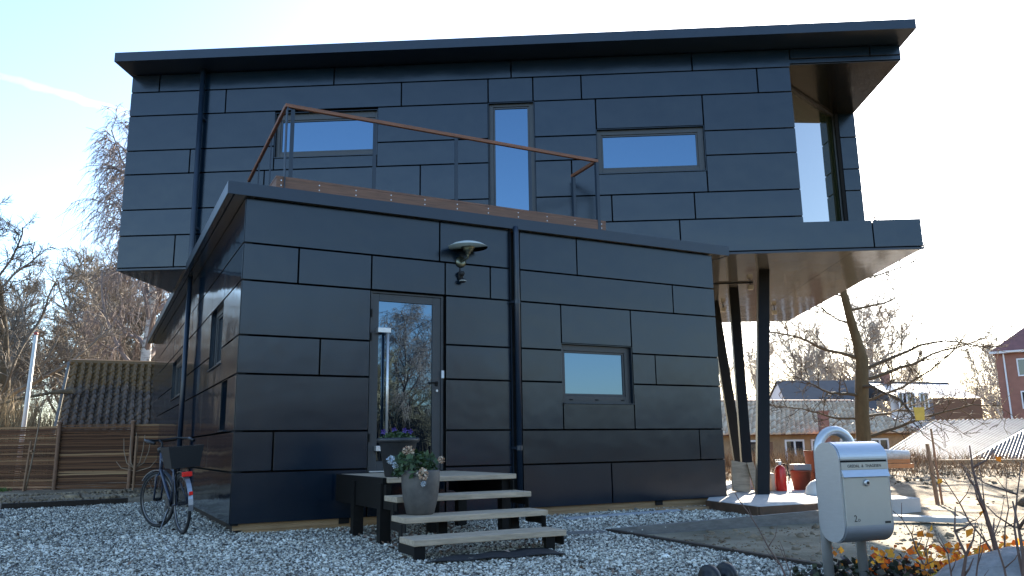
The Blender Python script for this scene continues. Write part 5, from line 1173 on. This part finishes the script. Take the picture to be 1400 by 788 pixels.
cover("orange_shrubs", 260, [(1.9, 5.4), (2.3, 4.6), (2.9, 4.7), (2.9, 5.6)], .05, .30, .03, .06, M_orangeleaf, "sparse orange leaves on the twigs beside the mailbox", .3, .75)
cover("dark_ground_cover", 3000, [(1.55, 4.9), (1.7, 4.0), (2.5, 4.0), (2.6, 5.6), (2.2, 5.6)], .0, .20, .03, .065, M_purple, "dark purple green ground cover around the mailbox posts", .5, .7)
M_stem = mat("reddish_stem", (.13, .075, .055), .7, var=.25, vscale=10)
def sapling(name, loc, stems, label, leaves=0):
    t = thing(name, label, "sapling", loc); r = random.Random(hash(label) % 1000 if False else int(loc[0]*97)); m = MB(); G = []
    for (dx, dy, h, rr_) in stems:
        pts = [Vector((0, 0, -.05))]; 
        for k in range(1, 7): f = k/6; pts.append(Vector((dx*f**1.2 + r.gauss(0, .012), dy*f + r.gauss(0, .012), h*f)))
        m.tube(pts, [rr_*(1 - .8*k/6) for k in range(7)], 6)
        for k in range(4):
            b0_ = pts[2 + k]; d = Vector((r.gauss(0, 1), r.gauss(0, .6), r.uniform(.4, 1.3))).normalized(); L = h*r.uniform(.12, .3); e = b0_ + d*L*.5 + Vector((r.gauss(0, .01), 0, 0)); m.tube([b0_, e, e + (d + Vector((0, 0, .5))).normalized()*L*.5], [rr_*.45, rr_*.3, rr_*.15], 5)
            G += [e, e + d*L*.4]
    m.build("stems", M_stem, t, smooth=True)
    if leaves:
        p = np.array([tuple(G[cg.integers(len(G))]) for _ in range(leaves)]) + cg.normal(0, .02, (leaves, 3)); V, F = leaf_quads(p, .2, cg.uniform(.04, .07, leaves), cg, aspect=.8); tag(mesh_np("foliage", V, F, M_orangeleaf, t), kind="stuff")
def f_leafs(n):
    x = bg_.uniform(-7, 2.2, n); y = bg_.uniform(4.6, 12, n); return x, y
lx_, ly_ = f_leafs(70); V, F = leaf_quads(np.stack([lx_, ly_, np.full(70, .03)], 1), 1.5, cg.uniform(.03, .065, 70), cg, aspect=.6); tag(mesh_np("fallen_leaves", V, F, M_litter), "few dry brown leaves lying scattered on the gravel yard", "leaves", kind="stuff")
ux = cg.uniform(1.1, 2.6, 420); uv_ = cg.uniform(-2.9, -.3, 420); pl3 = np.array([tuple(a2w(a, b_, .025)) for a, b_ in zip(ux, uv_)]); V, F = leaf_quads(pl3, 1.0, cg.uniform(.025, .06, 420), cg, aspect=.6); tag(mesh_np("fallen_leaves", V, F, M_litter), "drift of dead brown leaves caught under the oak steps", "leaves", kind="stuff")
sapling("sapling", (2.0, 3.75, 0), [(.02, .0, .62, .014), (-.05, .05, .5, .008), (.12, .0, .55, .007)], "short brown sapling rising before the boulder nearest the mailbox", 3)
sapling("sapling", (2.1, 3.5, 0), [(.02, .0, .66, .017), (.09, .05, .82, .010), (-.16, 0, .78, .007), (.05, 0, .5, .010)], "forked brown sapling with upright shoots rising before the boulder", 3)
sapling("sapling", (3.2, 5.5, 0), [(-.13, 0, .88, .022), (-.30, .1, .75, .009), (.12, 0, .7, .008)], "tall reddish sapling rising behind the boulder from orange leaves", 6)
sapling("sapling", (2.45, 5.0, 0), [(-.12, 0, .55, .008), (.10, .1, .42, .007)], "thin twiggy sapling with few orange leaves beside the mailbox", 6)
sapling("sapling", (1.62, 4.85, 0), [(-.28, .15, .62, .007), (-.05, .1, .35, .006)], "single thin arching twig above the gravel edge by the mailbox", 0)
for x, y, h, lx, r_, lab in ((6.68, 13.0, .94, -.07, .036, "rough brown stake standing on the bank in front of the shed roof"), (6.80, 13.1, 1.18, -.05, .020, "thin reddish stake carrying the small yellow panel")):
    m = MB(); m.tube([(0, 0, -.2), (lx, 0, h)], [r_, r_ * .8], 8); put(m.build("stake", M_stake, None, (x, y, terrain(np.array([x]), np.array([y]))[0])), lab, "stake")

# vapour trail high in the sky
ct = bpy.data.materials.new("vapour_trail"); ct.use_nodes = True; t = ct.node_tree; t.nodes.remove(t.nodes["Principled BSDF"])
vs_ = t.nodes.new("ShaderNodeVolumePrincipled"); vs_.inputs["Color"].default_value = (1, 1, 1, 1); vs_.inputs["Density"].default_value = .0035; vs_.inputs["Anisotropy"].default_value = .3
t.links.new(vs_.outputs[0], t.nodes["Material Output"].inputs[1])
m = MB(); p0 = w(-260, 25, 1500); p1 = w(215, 168, 2100)
rv_ = random.Random(2); m.tube([p0.lerp(p1, k / 30) + Vector((0, rv_.uniform(-6, 6), rv_.uniform(-2.5, 2.5))) for k in range(31)], [7 + k * .2 + rv_.uniform(-2, 2) for k in range(31)], 10)
tag(m.build("vapour_trail", ct, smooth=True), "thin white vapour trail crossing the pale blue sky", "vapour trail", kind="stuff")
